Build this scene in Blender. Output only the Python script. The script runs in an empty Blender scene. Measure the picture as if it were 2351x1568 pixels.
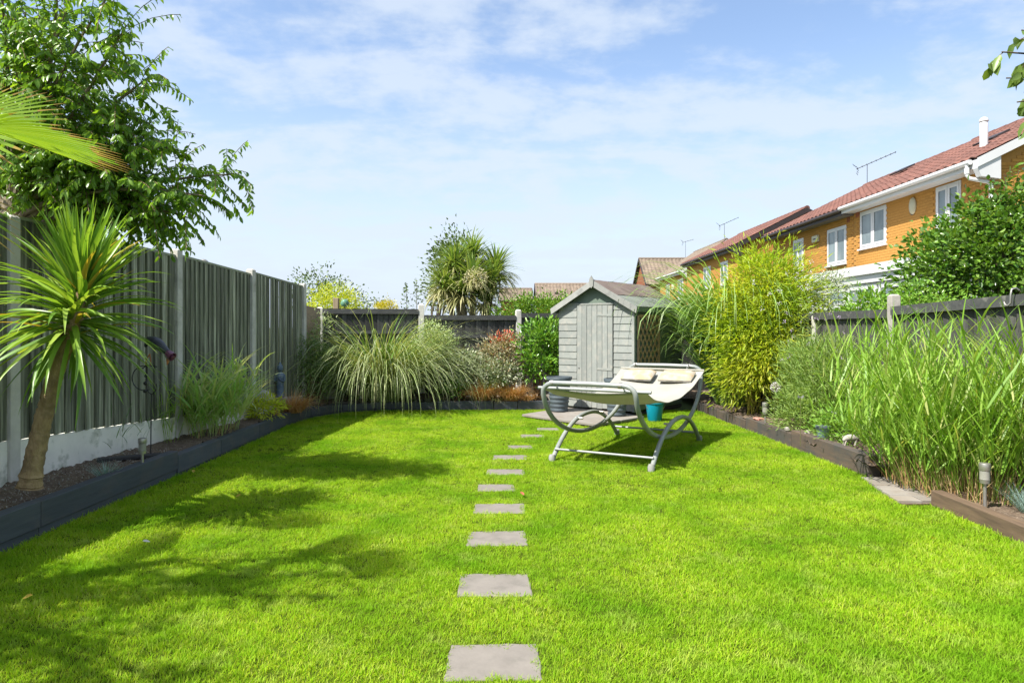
import bpy, bmesh, math, random
import numpy as np
from mathutils import Vector, Matrix, Euler

R = math.radians
PI = math.pi
random.seed(7)
S = bpy.context.scene
COL = S.collection

# ------------------------------------------------------------------ camera
EYE = 1.55            # eye height
F = 1568.0            # focal length in units of a 2351-wide picture
CX, HZ = 1175.5, 750.0
cd = bpy.data.cameras.new('camera')
cam = bpy.data.objects.new('camera', cd)
COL.objects.link(cam)
cam.location = (0, 0, EYE)
cam.rotation_euler = (R(90), 0, 0)
cd.sensor_width = 36.0
cd.lens = 36.0 * F / 2351.0
cd.shift_y = -(784.0 - HZ) / 2351.0
cd.clip_start = 0.05
cd.clip_end = 2000
S.camera = cam

# ------------------------------------------------------------------ light
SUN_EL, SUN_AZ = 54.0, 234.0           # azimuth: clockwise from +Y (sun stands behind and to the left)
S.view_settings.view_transform = 'Standard'
S.view_settings.look = 'None'
S.view_settings.exposure = 1.76
S.view_settings.gamma = 1.0
S.render.engine = 'CYCLES'
S.cycles.use_denoising = True
S.cycles.max_bounces = 8
S.cycles.transparent_max_bounces = 8
S.cycles.sample_clamp_indirect = 6

wd = bpy.data.worlds.new('World')
S.world = wd
wd.use_nodes = True
nt = wd.node_tree
nt.nodes.clear()
N = nt.nodes.new
Lk = nt.links.new
wout = N('ShaderNodeOutputWorld')
bg = N('ShaderNodeBackground')
sky = N('ShaderNodeTexSky')
sky.sky_type = 'NISHITA'
sky.sun_disc = False
sky.sun_elevation = R(SUN_EL)
sky.sun_rotation = R(SUN_AZ)
sky.altitude = 50
sky.air_density = 1.0
sky.dust_density = 1.5
sky.ozone_density = 2.0
SKY_STRENGTH = 0.076
# thin cloud: sheets and puffs on a plane overhead, thicker towards the horizon
tc = N('ShaderNodeTexCoord')
sep = N('ShaderNodeSeparateXYZ'); Lk(tc.outputs['Generated'], sep.inputs[0])
def mth(op, a, b=None, c=None):
    n = N('ShaderNodeMath'); n.operation = op
    for i, v in enumerate((a, b, c)):
        if v is None: continue
        if isinstance(v, (int, float)): n.inputs[i].default_value = v
        else: Lk(v, n.inputs[i])
    return n.outputs[0]
zc = mth('ADD', mth('MAXIMUM', sep.outputs[2], 0.0), 0.22)
comb = N('ShaderNodeCombineXYZ')
Lk(mth('DIVIDE', sep.outputs[0], zc), comb.inputs[0])
Lk(mth('DIVIDE', sep.outputs[1], zc), comb.inputs[1])
mp = N('ShaderNodeMapping'); Lk(comb.outputs[0], mp.inputs[0])
mp.inputs['Rotation'].default_value = (0, 0, R(-28))
mp.inputs['Scale'].default_value = (1.0, 2.1, 1)
mp.inputs['Location'].default_value = (3.1, 1.4, 0)
n1 = N('ShaderNodeTexNoise'); Lk(mp.outputs[0], n1.inputs['Vector'])
n1.inputs['Scale'].default_value = 1.7; n1.inputs['Detail'].default_value = 7
n1.inputs['Roughness'].default_value = 0.52; n1.inputs['Distortion'].default_value = 0.5
n2 = N('ShaderNodeTexNoise'); Lk(comb.outputs[0], n2.inputs['Vector'])
n2.inputs['Scale'].default_value = 6.0; n2.inputs['Detail'].default_value = 6
n2.inputs['Roughness'].default_value = 0.6
cov = mth('ADD', mth('MULTIPLY', n1.outputs['Fac'], 0.6), mth('MULTIPLY', n2.outputs['Fac'], 0.4))
ramp = N('ShaderNodeMapRange'); ramp.interpolation_type = 'SMOOTHSTEP'
Lk(cov, ramp.inputs['Value'])
ramp.inputs['From Min'].default_value = 0.41; ramp.inputs['From Max'].default_value = 0.585
ramp.inputs['To Min'].default_value = 0.06; ramp.inputs['To Max'].default_value = 0.76
hor = N('ShaderNodeMapRange'); hor.interpolation_type = 'SMOOTHSTEP'
Lk(sep.outputs[2], hor.inputs['Value'])
hor.inputs['From Min'].default_value = 0.0; hor.inputs['From Max'].default_value = 0.40
hor.inputs['To Min'].default_value = 0.9; hor.inputs['To Max'].default_value = 0.0
cf = mth('MINIMUM', mth('ADD', ramp.outputs[0], mth('MULTIPLY', hor.outputs[0], mth('SUBTRACT', 1.0, ramp.outputs[0]))), 1.0)
vm = N('ShaderNodeVectorMath'); vm.operation = 'SCALE'
Lk(sky.outputs[0], vm.inputs[0]); vm.inputs['Scale'].default_value = SKY_STRENGTH
mix = N('ShaderNodeMix'); mix.data_type = 'RGBA'
Lk(cf, mix.inputs['Factor']); Lk(vm.outputs[0], mix.inputs['A'])
mix.inputs['B'].default_value = (0.232, 0.262, 0.303, 1)
Lk(mix.outputs['Result'], bg.inputs['Color'])
bg.inputs['Strength'].default_value = 1.0
Lk(bg.outputs[0], wout.inputs[0])

sl = bpy.data.lights.new('sun', 'SUN')
so = bpy.data.objects.new('sun', sl)
COL.objects.link(so)
sl.energy = 3.1
sl.angle = R(0.53)
sl.color = (1.0, 0.955, 0.88)
az = R(SUN_AZ); el = R(SUN_EL)
to_sun = Vector((math.sin(az) * math.cos(el), math.cos(az) * math.cos(el), math.sin(el)))
so.rotation_euler = to_sun.to_track_quat('Z', 'Y').to_euler()
so.location = to_sun * 30

# ------------------------------------------------------------------ helpers
def W(px, py, Y):
    """point at depth Y seen at (px, py) of the 2351-wide photograph"""
    return Vector(((px - CX) / F * Y, Y, EYE - (py - HZ) / F * Y))
def G(px, py, h=0.0):
    return W(px, py, F * (EYE - h) / (py - HZ))

WM = {}
def attach(o, parent=None, world=None):
    world = world if world is not None else Matrix.Identity(4)
    COL.objects.link(o)
    o.matrix_basis = world
    WM[o.name] = world
    if parent is not None:
        o.parent = parent
        o.matrix_parent_inverse = WM[parent.name].inverted()
    return o
def tag(o, label, cat, group=None, kind=None):
    if label: o['label'] = label
    if cat: o['category'] = cat
    if group: o['group'] = group
    if kind: o['kind'] = kind
    return o
def struct(o):
    o['kind'] = 'structure'
    return o
def thing(name, label, cat, loc, group=None):
    o = bpy.data.objects.new(name, None)
    o.empty_display_size = 0.1
    attach(o, None, Matrix.Translation(Vector(loc)))
    return tag(o, label, cat, group)

class B:
    """collects shapes into one mesh"""
    def __init__(s):
        s.v = []; s.f = []
    def add(s, vs, fs):
        n = len(s.v)
        s.v += [tuple(p) for p in vs]
        s.f += [tuple(i + n for i in f) for f in fs]
        return s
    def box(s, c, d, m=None):
        x, y, z = d[0] / 2, d[1] / 2, d[2] / 2
        vs = [Vector((sx * x, sy * y, sz * z)) for sz in (-1, 1) for sy in (-1, 1) for sx in (-1, 1)]
        if m is not None: vs = [m @ p for p in vs]
        vs = [p + Vector(c) for p in vs]
        return s.add(vs, [(0, 2, 3, 1), (4, 5, 7, 6), (0, 1, 5, 4), (2, 6, 7, 3), (0, 4, 6, 2), (1, 3, 7, 5)])
    def rng(s, x0, x1, y0, y1, z0, z1):
        return s.box(((x0 + x1) / 2, (y0 + y1) / 2, (z0 + z1) / 2), (x1 - x0, y1 - y0, z1 - z0))
    def beam(s, a, b, w, h, up=(0, 0, 1)):
        a = Vector(a); b = Vector(b); d = (b - a); L = d.length; d.normalize()
        u = Vector(up); sx = d.cross(u).normalized(); u = sx.cross(d).normalized()
        m = Matrix((sx, d, u)).transposed()
        return s.box((a + b) / 2, (w, L, h), m)
    def tube(s, path, r, n=8, closed=False, cap=True):
        P = [Vector(p) for p in path]; k = len(P)
        rr = r if isinstance(r, (list, tuple)) else [r] * k
        t0 = (P[1] - P[0]).normalized()
        ref = Vector((0, 0, 1)) if abs(t0.z) < 0.9 else Vector((1, 0, 0))
        nrm = t0.cross(ref).normalized()
        rings = []
        for i in range(k):
            if closed: t = (P[(i + 1) % k] - P[i - 1]).normalized()
            else: t = (P[min(i + 1, k - 1)] - P[max(i - 1, 0)]).normalized()
            nrm = (nrm - t * nrm.dot(t)).normalized()
            bn = t.cross(nrm)
            rings.append([P[i] + (nrm * math.cos(2 * PI * j / n) + bn * math.sin(2 * PI * j / n)) * rr[i] for j in range(n)])
        vs = [p for rg in rings for p in rg]
        fs = []
        for i in range(k if closed else k - 1):
            a = i * n; b = ((i + 1) % k) * n
            for j in range(n):
                fs.append((a + j, a + (j + 1) % n, b + (j + 1) % n, b + j))
        if not closed and cap:
            fs.append(tuple(range(n - 1, -1, -1))); fs.append(tuple(range((k - 1) * n, k * n)))
        return s.add(vs, fs)
    def lathe(s, prof, c, n=20, m=None, sx=1.0, sy=1.0):
        vs = []
        for (r, z) in prof:
            for j in range(n):
                p = Vector((r * math.cos(2 * PI * j / n) * sx, r * math.sin(2 * PI * j / n) * sy, z))
                if m is not None: p = m @ p
                vs.append(p + Vector(c))
        fs = []
        for i in range(len(prof) - 1):
            for j in range(n):
                fs.append((i * n + j, i * n + (j + 1) % n, (i + 1) * n + (j + 1) % n, (i + 1) * n + j))
        fs.append(tuple(range(n - 1, -1, -1)))
        fs.append(tuple(range((len(prof) - 1) * n, len(prof) * n)))
        return s.add(vs, fs)
    def prism(s, pts, z0, z1):
        n = len(pts)
        vs = [(x, y, z0) for x, y in pts] + [(x, y, z1) for x, y in pts]
        fs = [tuple(range(n - 1, -1, -1)), tuple(range(n, 2 * n))]
        fs += [(i, (i + 1) % n, n + (i + 1) % n, n + i) for i in range(n)]
        return s.add(vs, fs)
    def plate(s, pts, nrm):
        """planar polygon of 3-D points given thickness along nrm"""
        nrm = Vector(nrm); n = len(pts)
        vs = [Vector(p) for p in pts] + [Vector(p) + nrm for p in pts]
        fs = [tuple(range(n - 1, -1, -1)), tuple(range(n, 2 * n))]
        fs += [(i, (i + 1) % n, n + (i + 1) % n, n + i) for i in range(n)]
        return s.add(vs, fs)
    def mesh(s, name, mat, smooth=False):
        me = bpy.data.meshes.new(name)
        me.from_pydata(s.v, [], s.f)
        bm = bmesh.new(); bm.from_mesh(me)
        bmesh.ops.recalc_face_normals(bm, faces=bm.faces)
        bm.to_mesh(me); bm.free()
        me.materials.append(mat)
        if smooth:
            me.shade_smooth()
            me.set_sharp_from_angle(angle=R(50))
        return me
    def build(s, name, mat, parent=None, smooth=False, bevel=0.0, world=None):
        o = bpy.data.objects.new(name, s.mesh(name, mat, smooth))
        attach(o, parent, world)
        if bevel:
            md = o.modifiers.new('bevel', 'BEVEL'); md.width = bevel; md.segments = 2
            md.limit_method = 'ANGLE'; md.angle_limit = R(40)
        return o

def np_mesh(name, V, Fc, mat, smooth=False):
    """V (n,3), Fc (m,k) -> mesh"""
    me = bpy.data.meshes.new(name)
    V = np.asarray(V, np.float32); Fc = np.asarray(Fc, np.int32)
    m, k = Fc.shape
    me.vertices.add(len(V)); me.vertices.foreach_set('co', V.ravel())
    me.loops.add(m * k); me.loops.foreach_set('vertex_index', Fc.ravel())
    me.polygons.add(m); me.polygons.foreach_set('loop_start', np.arange(0, m * k, k, dtype=np.int32))
    me.update(calc_edges=True)
    me.validate()
    me.materials.append(mat)
    if smooth: me.shade_smooth()
    return me
def np_obj(name, V, Fc, mat, parent=None, smooth=False):
    return attach(bpy.data.objects.new(name, np_mesh(name, V, Fc, mat, smooth)), parent)
def copy_of(o, parent=None, world=None):
    return attach(o.copy(), parent, world)
def inst(name, me, parent, world):
    return attach(bpy.data.objects.new(name, me), parent, world)

def pieces(parent, name, me, mats, keep=300, rest_name=None):
    """the nearest `keep` pieces one by one, the others joined into one part"""
    mats = sorted(mats, key=lambda m: (m.translation - cam.location).length)
    for m in mats[:keep]: inst(name, me, parent, m)
    rest = mats[keep:]
    if rest:
        nv = len(me.vertices)
        co = np.empty(nv * 3, np.float32); me.vertices.foreach_get('co', co); co = co.reshape(-1, 3)
        V = []
        Fs = []
        polys = [tuple(p.vertices) for p in me.polygons]
        for i, m in enumerate(rest):
            a = np.array(m)
            V.append(co @ a[:3, :3].T + a[:3, 3])
            Fs += [tuple(j + i * nv for j in p) for p in polys]
        m2 = bpy.data.meshes.new(rest_name or name)
        m2.from_pydata(np.concatenate(V).tolist(), [], Fs)
        m2.materials.append(me.materials[0])
        o = attach(bpy.data.objects.new(rest_name or (name + 's'), m2), parent)
        o['kind'] = 'stuff'

# ------------------------------------------------------------------ materials
def new_mat(name):
    m = bpy.data.materials.new(name); m.use_nodes = True
    t = m.node_tree; t.nodes.clear()
    out = t.nodes.new('ShaderNodeOutputMaterial')
    return m, t, out
def pmat(name, c1, c2=None, scale=5, rough=0.75, bump=0.15, stretch=(1, 1, 1), spec=0.3, metal=0.0,
         c3=None, s3=None, scale3=1.2, amt3=0.5, objvar=0.12, detail=6, thr3=0.5, bscale=None, coat=0.0, bdist=0.02):
    """two-tone noise paint with fine relief, plus a third colour in blotches, varied per object"""
    m, t, out = new_mat(name)
    n = t.nodes.new; l = t.links.new
    b = n('ShaderNodeBsdfPrincipled'); l(b.outputs[0], out.inputs[0])
    b.inputs['Roughness'].default_value = rough; b.inputs['Specular IOR Level'].default_value = spec
    b.inputs['Metallic'].default_value = metal
    b.inputs['Coat Weight'].default_value = coat
    tc = n('ShaderNodeTexCoord'); oi = n('ShaderNodeObjectInfo')
    sc = n('ShaderNodeVectorMath'); sc.operation = 'SCALE'; sc.inputs['Scale'].default_value = 37.0
    cb = n('ShaderNodeCombineXYZ')
    for i in range(3): l(oi.outputs['Random'], cb.inputs[i])
    l(cb.outputs[0], sc.inputs[0])
    ad = n('ShaderNodeVectorMath'); ad.operation = 'ADD'
    l(tc.outputs['Object'], ad.inputs[0]); l(sc.outputs[0], ad.inputs[1])
    mp = n('ShaderNodeMapping'); l(ad.outputs[0], mp.inputs[0]); mp.inputs['Scale'].default_value = stretch
    no = n('ShaderNodeTexNoise'); l(mp.outputs[0], no.inputs['Vector'])
    no.inputs['Scale'].default_value = scale; no.inputs['Detail'].default_value = detail
    no.inputs['Roughness'].default_value = 0.65
    c2 = c2 or tuple(x * 0.7 for x in c1)
    mr = n('ShaderNodeMapRange'); mr.inputs['From Min'].default_value = 0.3; mr.inputs['From Max'].default_value = 0.7
    l(no.outputs['Fac'], mr.inputs['Value'])
    mx = n('ShaderNodeMix'); mx.data_type = 'RGBA'
    l(mr.outputs[0], mx.inputs['Factor'])
    mx.inputs['A'].default_value = (*c1, 1); mx.inputs['B'].default_value = (*c2, 1)
    res = mx.outputs['Result']
    if c3:
        n3 = n('ShaderNodeTexNoise'); mp3 = n('ShaderNodeMapping'); l(ad.outputs[0], mp3.inputs[0]); mp3.inputs['Scale'].default_value = s3 or (1, 1, 1); l(mp3.outputs[0], n3.inputs['Vector'])
        n3.inputs['Scale'].default_value = scale3; n3.inputs['Detail'].default_value = 5; n3.inputs['Roughness'].default_value = 0.6
        r3 = n('ShaderNodeMapRange'); l(n3.outputs['Fac'], r3.inputs['Value'])
        r3.inputs['From Min'].default_value = thr3 - 0.06; r3.inputs['From Max'].default_value = thr3 + 0.12
        r3.inputs['To Max'].default_value = amt3
        m3 = n('ShaderNodeMix'); m3.data_type = 'RGBA'; l(r3.outputs[0], m3.inputs['Factor'])
        l(res, m3.inputs['A']); m3.inputs['B'].default_value = (*c3, 1); res = m3.outputs['Result']
    if objvar:
        hv = n('ShaderNodeHueSaturation')
        vr = n('ShaderNodeMapRange'); l(oi.outputs['Random'], vr.inputs['Value'])
        vr.inputs['To Min'].default_value = 1 - objvar; vr.inputs['To Max'].default_value = 1 + objvar
        l(vr.outputs[0], hv.inputs['Value']); l(res, hv.inputs['Color']); res = hv.outputs[0]
    l(res, b.inputs['Base Color'])
    if bump:
        bp = n('ShaderNodeBump'); bp.inputs['Strength'].default_value = bump; bp.inputs['Distance'].default_value = bdist
        if bscale:
            nb = n('ShaderNodeTexNoise'); l(mp.outputs[0], nb.inputs['Vector'])
            nb.inputs['Scale'].default_value = bscale; nb.inputs['Detail'].default_value = 6
            l(nb.outputs['Fac'], bp.inputs['Height'])
        else: l(no.outputs['Fac'], bp.inputs['Height'])
        l(bp.outputs[0], b.inputs['Normal'])
    return m
def leafmat(name, cols, trans=0.35, rough=0.45, spec=0.35, patch=None, patch_scale=2.0, patch2=None):
    """leaf colour picked per leaf (mesh island) and per object; thin leaves let light through"""
    m, t, out = new_mat(name)
    n = t.nodes.new; l = t.links.new
    ge = n('ShaderNodeNewGeometry'); oi = n('ShaderNodeObjectInfo')
    ad = n('ShaderNodeMath'); ad.operation = 'ADD'; l(ge.outputs['Random Per Island'], ad.inputs[0]); l(oi.outputs['Random'], ad.inputs[1])
    fr = n('ShaderNodeMath'); fr.operation = 'FRACT'; l(ad.outputs[0], fr.inputs[0])
    cr = n('ShaderNodeValToRGB'); l(fr.outputs[0], cr.inputs[0])
    e = cr.color_ramp.elements
    while len(e) < len(cols): e.new(0.5)
    for i, c in enumerate(cols):
        e[i].position = i / max(1, len(cols) - 1); e[i].color = (*[min(0.55, x * 1.22) for x in c], 1)
    res = cr.outputs[0]
    if patch:
        no = n('ShaderNodeTexNoise'); l(ge.outputs['Position'], no.inputs['Vector'])
        no.inputs['Scale'].default_value = patch_scale; no.inputs['Detail'].default_value = 4
        mr = n('ShaderNodeMapRange'); l(no.outputs['Fac'], mr.inputs['Value'])
        mr.inputs['From Min'].default_value = 0.4; mr.inputs['From Max'].default_value = 0.66
        mx = n('ShaderNodeMix'); mx.data_type = 'RGBA'; l(mr.outputs[0], mx.inputs['Factor'])
        l(res, mx.inputs['A']); mx.inputs['B'].default_value = (*patch, 1); res = mx.outputs['Result']
    if patch2:
        no = n('ShaderNodeTexNoise'); l(ge.outputs['Position'], no.inputs['Vector'])
        no.inputs['Scale'].default_value = patch_scale * 2.7; no.inputs['Detail'].default_value = 5; no.inputs['Roughness'].default_value = 0.7
        mr = n('ShaderNodeMapRange'); l(no.outputs['Fac'], mr.inputs['Value'])
        mr.inputs['From Min'].default_value = 0.54; mr.inputs['From Max'].default_value = 0.76; mr.inputs['To Max'].default_value = 0.75
        mx = n('ShaderNodeMix'); mx.data_type = 'RGBA'; l(mr.outputs[0], mx.inputs['Factor'])
        l(res, mx.inputs['A']); mx.inputs['B'].default_value = (*patch2, 1); res = mx.outputs['Result']
    b = n('ShaderNodeBsdfPrincipled'); l(res, b.inputs['Base Color'])
    b.inputs['Roughness'].default_value = rough; b.inputs['Specular IOR Level'].default_value = spec
    tr = n('ShaderNodeBsdfTranslucent')
    gm = n('ShaderNodeMix'); gm.data_type = 'RGBA'; gm.blend_type = 'MULTIPLY'; gm.inputs['Factor'].default_value = 1
    l(res, gm.inputs['A']); gm.inputs['B'].default_value = (1.25, 1.15, 0.5, 1)
    l(gm.outputs['Result'], tr.inputs['Color'])
    ms = n('ShaderNodeMixShader'); ms.inputs[0].default_value = trans
    l(b.outputs[0], ms.inputs[1]); l(tr.outputs[0], ms.inputs[2]); l(ms.outputs[0], out.inputs[0])
    return m

M = {}
M['earth'] = pmat('earth', (0.16, 0.115, 0.08), (0.07, 0.05, 0.035), scale=14, rough=0.95, bump=0.6, c3=(0.33, 0.27, 0.2), scale3=60, amt3=0.8, thr3=0.6, objvar=0)
M['lawn'] = pmat('lawn_soil', (0.06, 0.09, 0.008), (0.04, 0.055, 0.008), scale=9, rough=1.0, spec=0.0, bump=0.4, objvar=0, c3=(0.075, 0.125, 0.01), scale3=1.5)
M['far_ground'] = pmat('far_ground', (0.07, 0.11, 0.03), (0.09, 0.09, 0.05), scale=0.4, rough=0.95, bump=0.0, objvar=0)
M['slab'] = pmat('slab', (0.205, 0.185, 0.16), (0.165, 0.148, 0.128), scale=7, rough=0.9, bump=0.25, c3=(0.115, 0.108, 0.09), scale3=6, amt3=0.55, thr3=0.57, bscale=70, objvar=0.05, bdist=0.006)
M['flag'] = pmat('patio_flag', (0.25, 0.23, 0.205), (0.195, 0.175, 0.15), scale=5, rough=0.9, bump=0.25, c3=(0.2, 0.16, 0.12), scale3=3, amt3=0.55, thr3=0.56, bscale=60, bdist=0.006)
M['concrete'] = pmat('concrete', (0.56, 0.54, 0.49), (0.45, 0.43, 0.39), scale=9, rough=0.92, bump=0.3, c3=(0.17, 0.17, 0.13), scale3=2.2, amt3=0.6, thr3=0.58, bscale=90, objvar=0.05, bdist=0.006)
M['gravel_board'] = pmat('gravel_board', (0.80, 0.775, 0.70), (0.66, 0.645, 0.58), scale=4, rough=0.92, bump=0.25, c3=(0.26, 0.28, 0.2), scale3=6, amt3=0.8, thr3=0.58, objvar=0.05, bdist=0.008)
M['green_board'] = pmat('green_board', (0.21, 0.22, 0.16), (0.095, 0.10, 0.072), scale=1.6, stretch=(14, 14, 1.1), rough=0.8, bump=0.35, c3=(0.48, 0.49, 0.37), s3=(9, 9, 0.7), scale3=3.0, amt3=0.9, thr3=0.555, objvar=0.38, bdist=0.006)
M['green_rail'] = pmat('green_rail', (0.32, 0.33, 0.25), (0.18, 0.2, 0.14), scale=3, stretch=(8, 1, 8), rough=0.85, bump=0.3, bdist=0.006)
M['black_board'] = pmat('black_board', (0.075, 0.074, 0.066), (0.034, 0.034, 0.032), scale=1.6, stretch=(14, 14, 1.1), rough=0.8, bump=0.35, c3=(0.15, 0.145, 0.13), s3=(9, 9, 0.7), scale3=3, amt3=0.6, thr3=0.6, objvar=0.35, bdist=0.006)
M['black_rail'] = pmat('black_rail', (0.075, 0.076, 0.072), (0.042, 0.044, 0.043), scale=3, stretch=(2, 8, 8), rough=0.75, bump=0.3, c3=(0.28, 0.27, 0.23), scale3=9, amt3=0.6, thr3=0.63, bdist=0.006)
M['brown_slat'] = pmat('brown_slat', (0.30, 0.22, 0.15), (0.20, 0.15, 0.11), scale=3, stretch=(2, 2, 10), rough=0.85, bump=0.3)
M['sleeper_dark'] = pmat('sleeper_dark', (0.075, 0.085, 0.098), (0.052, 0.06, 0.07), scale=2.5, stretch=(9, 1.0, 9), rough=0.7, bump=0.3, c3=(0.12, 0.10, 0.085), scale3=3, amt3=0.45, thr3=0.57, bdist=0.01)
M['sleeper_brown'] = pmat('sleeper_brown', (0.12, 0.085, 0.06), (0.065, 0.055, 0.048), scale=2.5, stretch=(9, 1.0, 9), rough=0.8, bump=0.35, c3=(0.05, 0.055, 0.055), scale3=2.2, amt3=0.7, thr3=0.5, bdist=0.01)
M['sleeper_warm'] = pmat('sleeper_warm', (0.155, 0.105, 0.066), (0.08, 0.055, 0.038), scale=2.5, stretch=(9, 1.0, 9), rough=0.75, bump=0.35, bdist=0.01)
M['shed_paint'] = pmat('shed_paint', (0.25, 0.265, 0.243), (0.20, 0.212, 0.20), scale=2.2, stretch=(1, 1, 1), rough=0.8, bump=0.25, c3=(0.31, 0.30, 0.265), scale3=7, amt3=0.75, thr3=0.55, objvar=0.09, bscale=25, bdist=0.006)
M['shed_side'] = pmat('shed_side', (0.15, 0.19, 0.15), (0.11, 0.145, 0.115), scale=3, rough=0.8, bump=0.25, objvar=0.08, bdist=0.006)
M['felt_brown'] = pmat('felt_brown', (0.135, 0.10, 0.085), (0.095, 0.072, 0.062), scale=3, rough=0.95, bump=0.4, bscale=120, bdist=0.005, c3=(0.17, 0.14, 0.12), scale3=2.5)
M['felt_green'] = pmat('felt_green', (0.20, 0.215, 0.19), (0.15, 0.165, 0.145), scale=4, rough=0.95, bump=0.4, bscale=120, bdist=0.005)
M['white_flake'] = pmat('white_barge', (0.29, 0.29, 0.27), (0.22, 0.225, 0.21), scale=3, stretch=(3, 3, 3), rough=0.8, bump=0.3, c3=(0.17, 0.17, 0.16), scale3=9, amt3=0.8, thr3=0.6, bdist=0.006)
M['trellis'] = pmat('trellis_wood', (0.42, 0.28, 0.17), (0.32, 0.20, 0.12), scale=6, rough=0.8, bump=0.2)
M['black'] = pmat('black_metal', (0.02, 0.02, 0.022), (0.03, 0.03, 0.03), rough=0.5, bump=0.05, objvar=0)
M['tube'] = pmat('grey_tube', (0.25, 0.27, 0.25), (0.18, 0.20, 0.19), scale=7, rough=0.36, bump=0.06, spec=0.5, c3=(0.27, 0.28, 0.26), scale3=5, amt3=0.7, objvar=0.03)
M['sling'] = pmat('sling_cloth', (0.43, 0.42, 0.375), (0.385, 0.375, 0.33), scale=4, rough=0.9, bump=0.15, bscale=160, bdist=0.002, c3=(0.36, 0.34, 0.28), scale3=3.5, amt3=0.5, objvar=0)
M['cushion'] = pmat('cushion_cloth', (0.345, 0.265, 0.155), (0.33, 0.255, 0.155), scale=3, rough=0.9, bump=0.15, bscale=120, bdist=0.002, c3=(0.33, 0.31, 0.27), scale3=5, amt3=0.95, thr3=0.5)
M['cushion_edge'] = pmat('cushion_edge', (0.33, 0.32, 0.28), (0.27, 0.26, 0.23), scale=6, rough=0.9, bump=0.1)
M['pot_grey'] = pmat('pot_grey', (0.075, 0.095, 0.108), (0.052, 0.068, 0.078), scale=6, rough=0.55, bump=0.1, spec=0.45)
M['blue'] = pmat('blue_plastic', (0.0, 0.27, 0.38), (0.0, 0.23, 0.34), scale=5, rough=0.4, bump=0.0, spec=0.5)
M['pale_blue'] = pmat('pale_blue_glaze', (0.27, 0.37, 0.47), (0.22, 0.31, 0.41), rough=0.4, bump=0.0, spec=0.5)
M['statue'] = pmat('statue_slate', (0.07, 0.10, 0.15), (0.10, 0.14, 0.19), scale=9, rough=0.6, bump=0.4, c3=(0.25, 0.29, 0.33), scale3=12, amt3=0.6, thr3=0.58)
M['steel'] = pmat('brushed_steel', (0.42, 0.40, 0.36), (0.33, 0.32, 0.29), scale=20, rough=0.42, bump=0.05, metal=0.75)
M['lamp_glass'] = pmat('lamp_plastic', (0.22, 0.215, 0.19), (0.27, 0.26, 0.23), scale=10, rough=0.2, bump=0.0, spec=0.6)
M['stone'] = pmat('stone', (0.27, 0.24, 0.19), (0.19, 0.18, 0.15), scale=6, rough=0.9, bump=0.6, c3=(0.38, 0.36, 0.32), scale3=4)
M['white_stone'] = pmat('white_stone', (0.36, 0.335, 0.295), (0.27, 0.25, 0.22), scale=10, rough=0.85, bump=0.3)
M['upvc'] = pmat('white_upvc', (0.56, 0.56, 0.56), (0.52, 0.52, 0.52), scale=2, rough=0.35, bump=0.0, spec=0.45, objvar=0.02)
M['brick'] = pmat('orange_brick', (0.425, 0.215, 0.05), (0.37, 0.18, 0.04), scale=14, rough=0.9, bump=0.25, bdist=0.004, objvar=0.09)
M['mortar'] = pmat('orange_mortar', (0.40, 0.21, 0.06), (0.35, 0.18, 0.05), scale=20, rough=0.95, bump=0.2, objvar=0)
M['red_brick'] = pmat('red_brick', (0.28, 0.10, 0.05), (0.22, 0.07, 0.035), scale=14, rough=0.9, bump=0.2)
M['red_tile'] = pmat('red_tile', (0.185, 0.083, 0.06), (0.125, 0.055, 0.042), scale=7, rough=0.8, bump=0.2, objvar=0.2, bdist=0.006, c3=(0.10, 0.06, 0.05), scale3=2.0, amt3=0.35)
M['brown_tile'] = pmat('brown_tile', (0.20, 0.155, 0.115), (0.15, 0.115, 0.085), scale=7, rough=0.85, bump=0.2, objvar=0.2, bdist=0.006)
M['dark_trim'] = pmat('dark_trim', (0.045, 0.035, 0.035), (0.035, 0.028, 0.028), rough=0.5, bump=0.0)
M['grey_soffit'] = pmat('grey_soffit', (0.16, 0.155, 0.145), (0.13, 0.125, 0.12), rough=0.6, bump=0.0)
M['cream_plastic'] = pmat('cream_plastic', (0.50, 0.47, 0.33), (0.48, 0.45, 0.31), rough=0.4, bump=0.0)
M['wood_weather'] = pmat('weathered_wood', (0.26, 0.20, 0.13), (0.17, 0.135, 0.09), scale=4, stretch=(8, 8, 1), rough=0.85, bump=0.3)
M['dark_plank'] = pmat('dark_plank', (0.05, 0.045, 0.045), (0.035, 0.033, 0.033), scale=4, stretch=(6, 1, 6), rough=0.8, bump=0.3)
M['purple'] = pmat('purple_enamel', (0.17, 0.05, 0.10), (0.12, 0.035, 0.075), rough=0.35, bump=0.0, spec=0.5)
M['orange_enamel'] = pmat('orange_enamel', (0.45, 0.17, 0.05), (0.33, 0.13, 0.06), rough=0.4, bump=0.0)
M['bird_black'] = pmat('bird_black', (0.02, 0.022, 0.028), (0.045, 0.05, 0.058), scale=12, rough=0.4, bump=0.2, spec=0.5)
M['pink'] = pmat('pink_cloth', (0.45, 0.22, 0.17), (0.36, 0.16, 0.13), scale=10, rough=0.9, bump=0.4)
M['green_plastic'] = pmat('green_plastic', (0.10, 0.22, 0.15), (0.08, 0.18, 0.12), rough=0.4, bump=0.0)
M['red_cord'] = pmat('red_cord', (0.42, 0.13, 0.10), (0.36, 0.11, 0.08), rough=0.7, bump=0.0)
M['bark'] = pmat('bark', (0.15, 0.115, 0.08), (0.085, 0.065, 0.045), scale=7, stretch=(4, 4, 1), rough=0.95, bump=0.7)
M['bark_light'] = pmat('bark_light', (0.24, 0.20, 0.14), (0.16, 0.13, 0.09), scale=7, stretch=(3, 3, 1), rough=0.95, bump=0.6)
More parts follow.
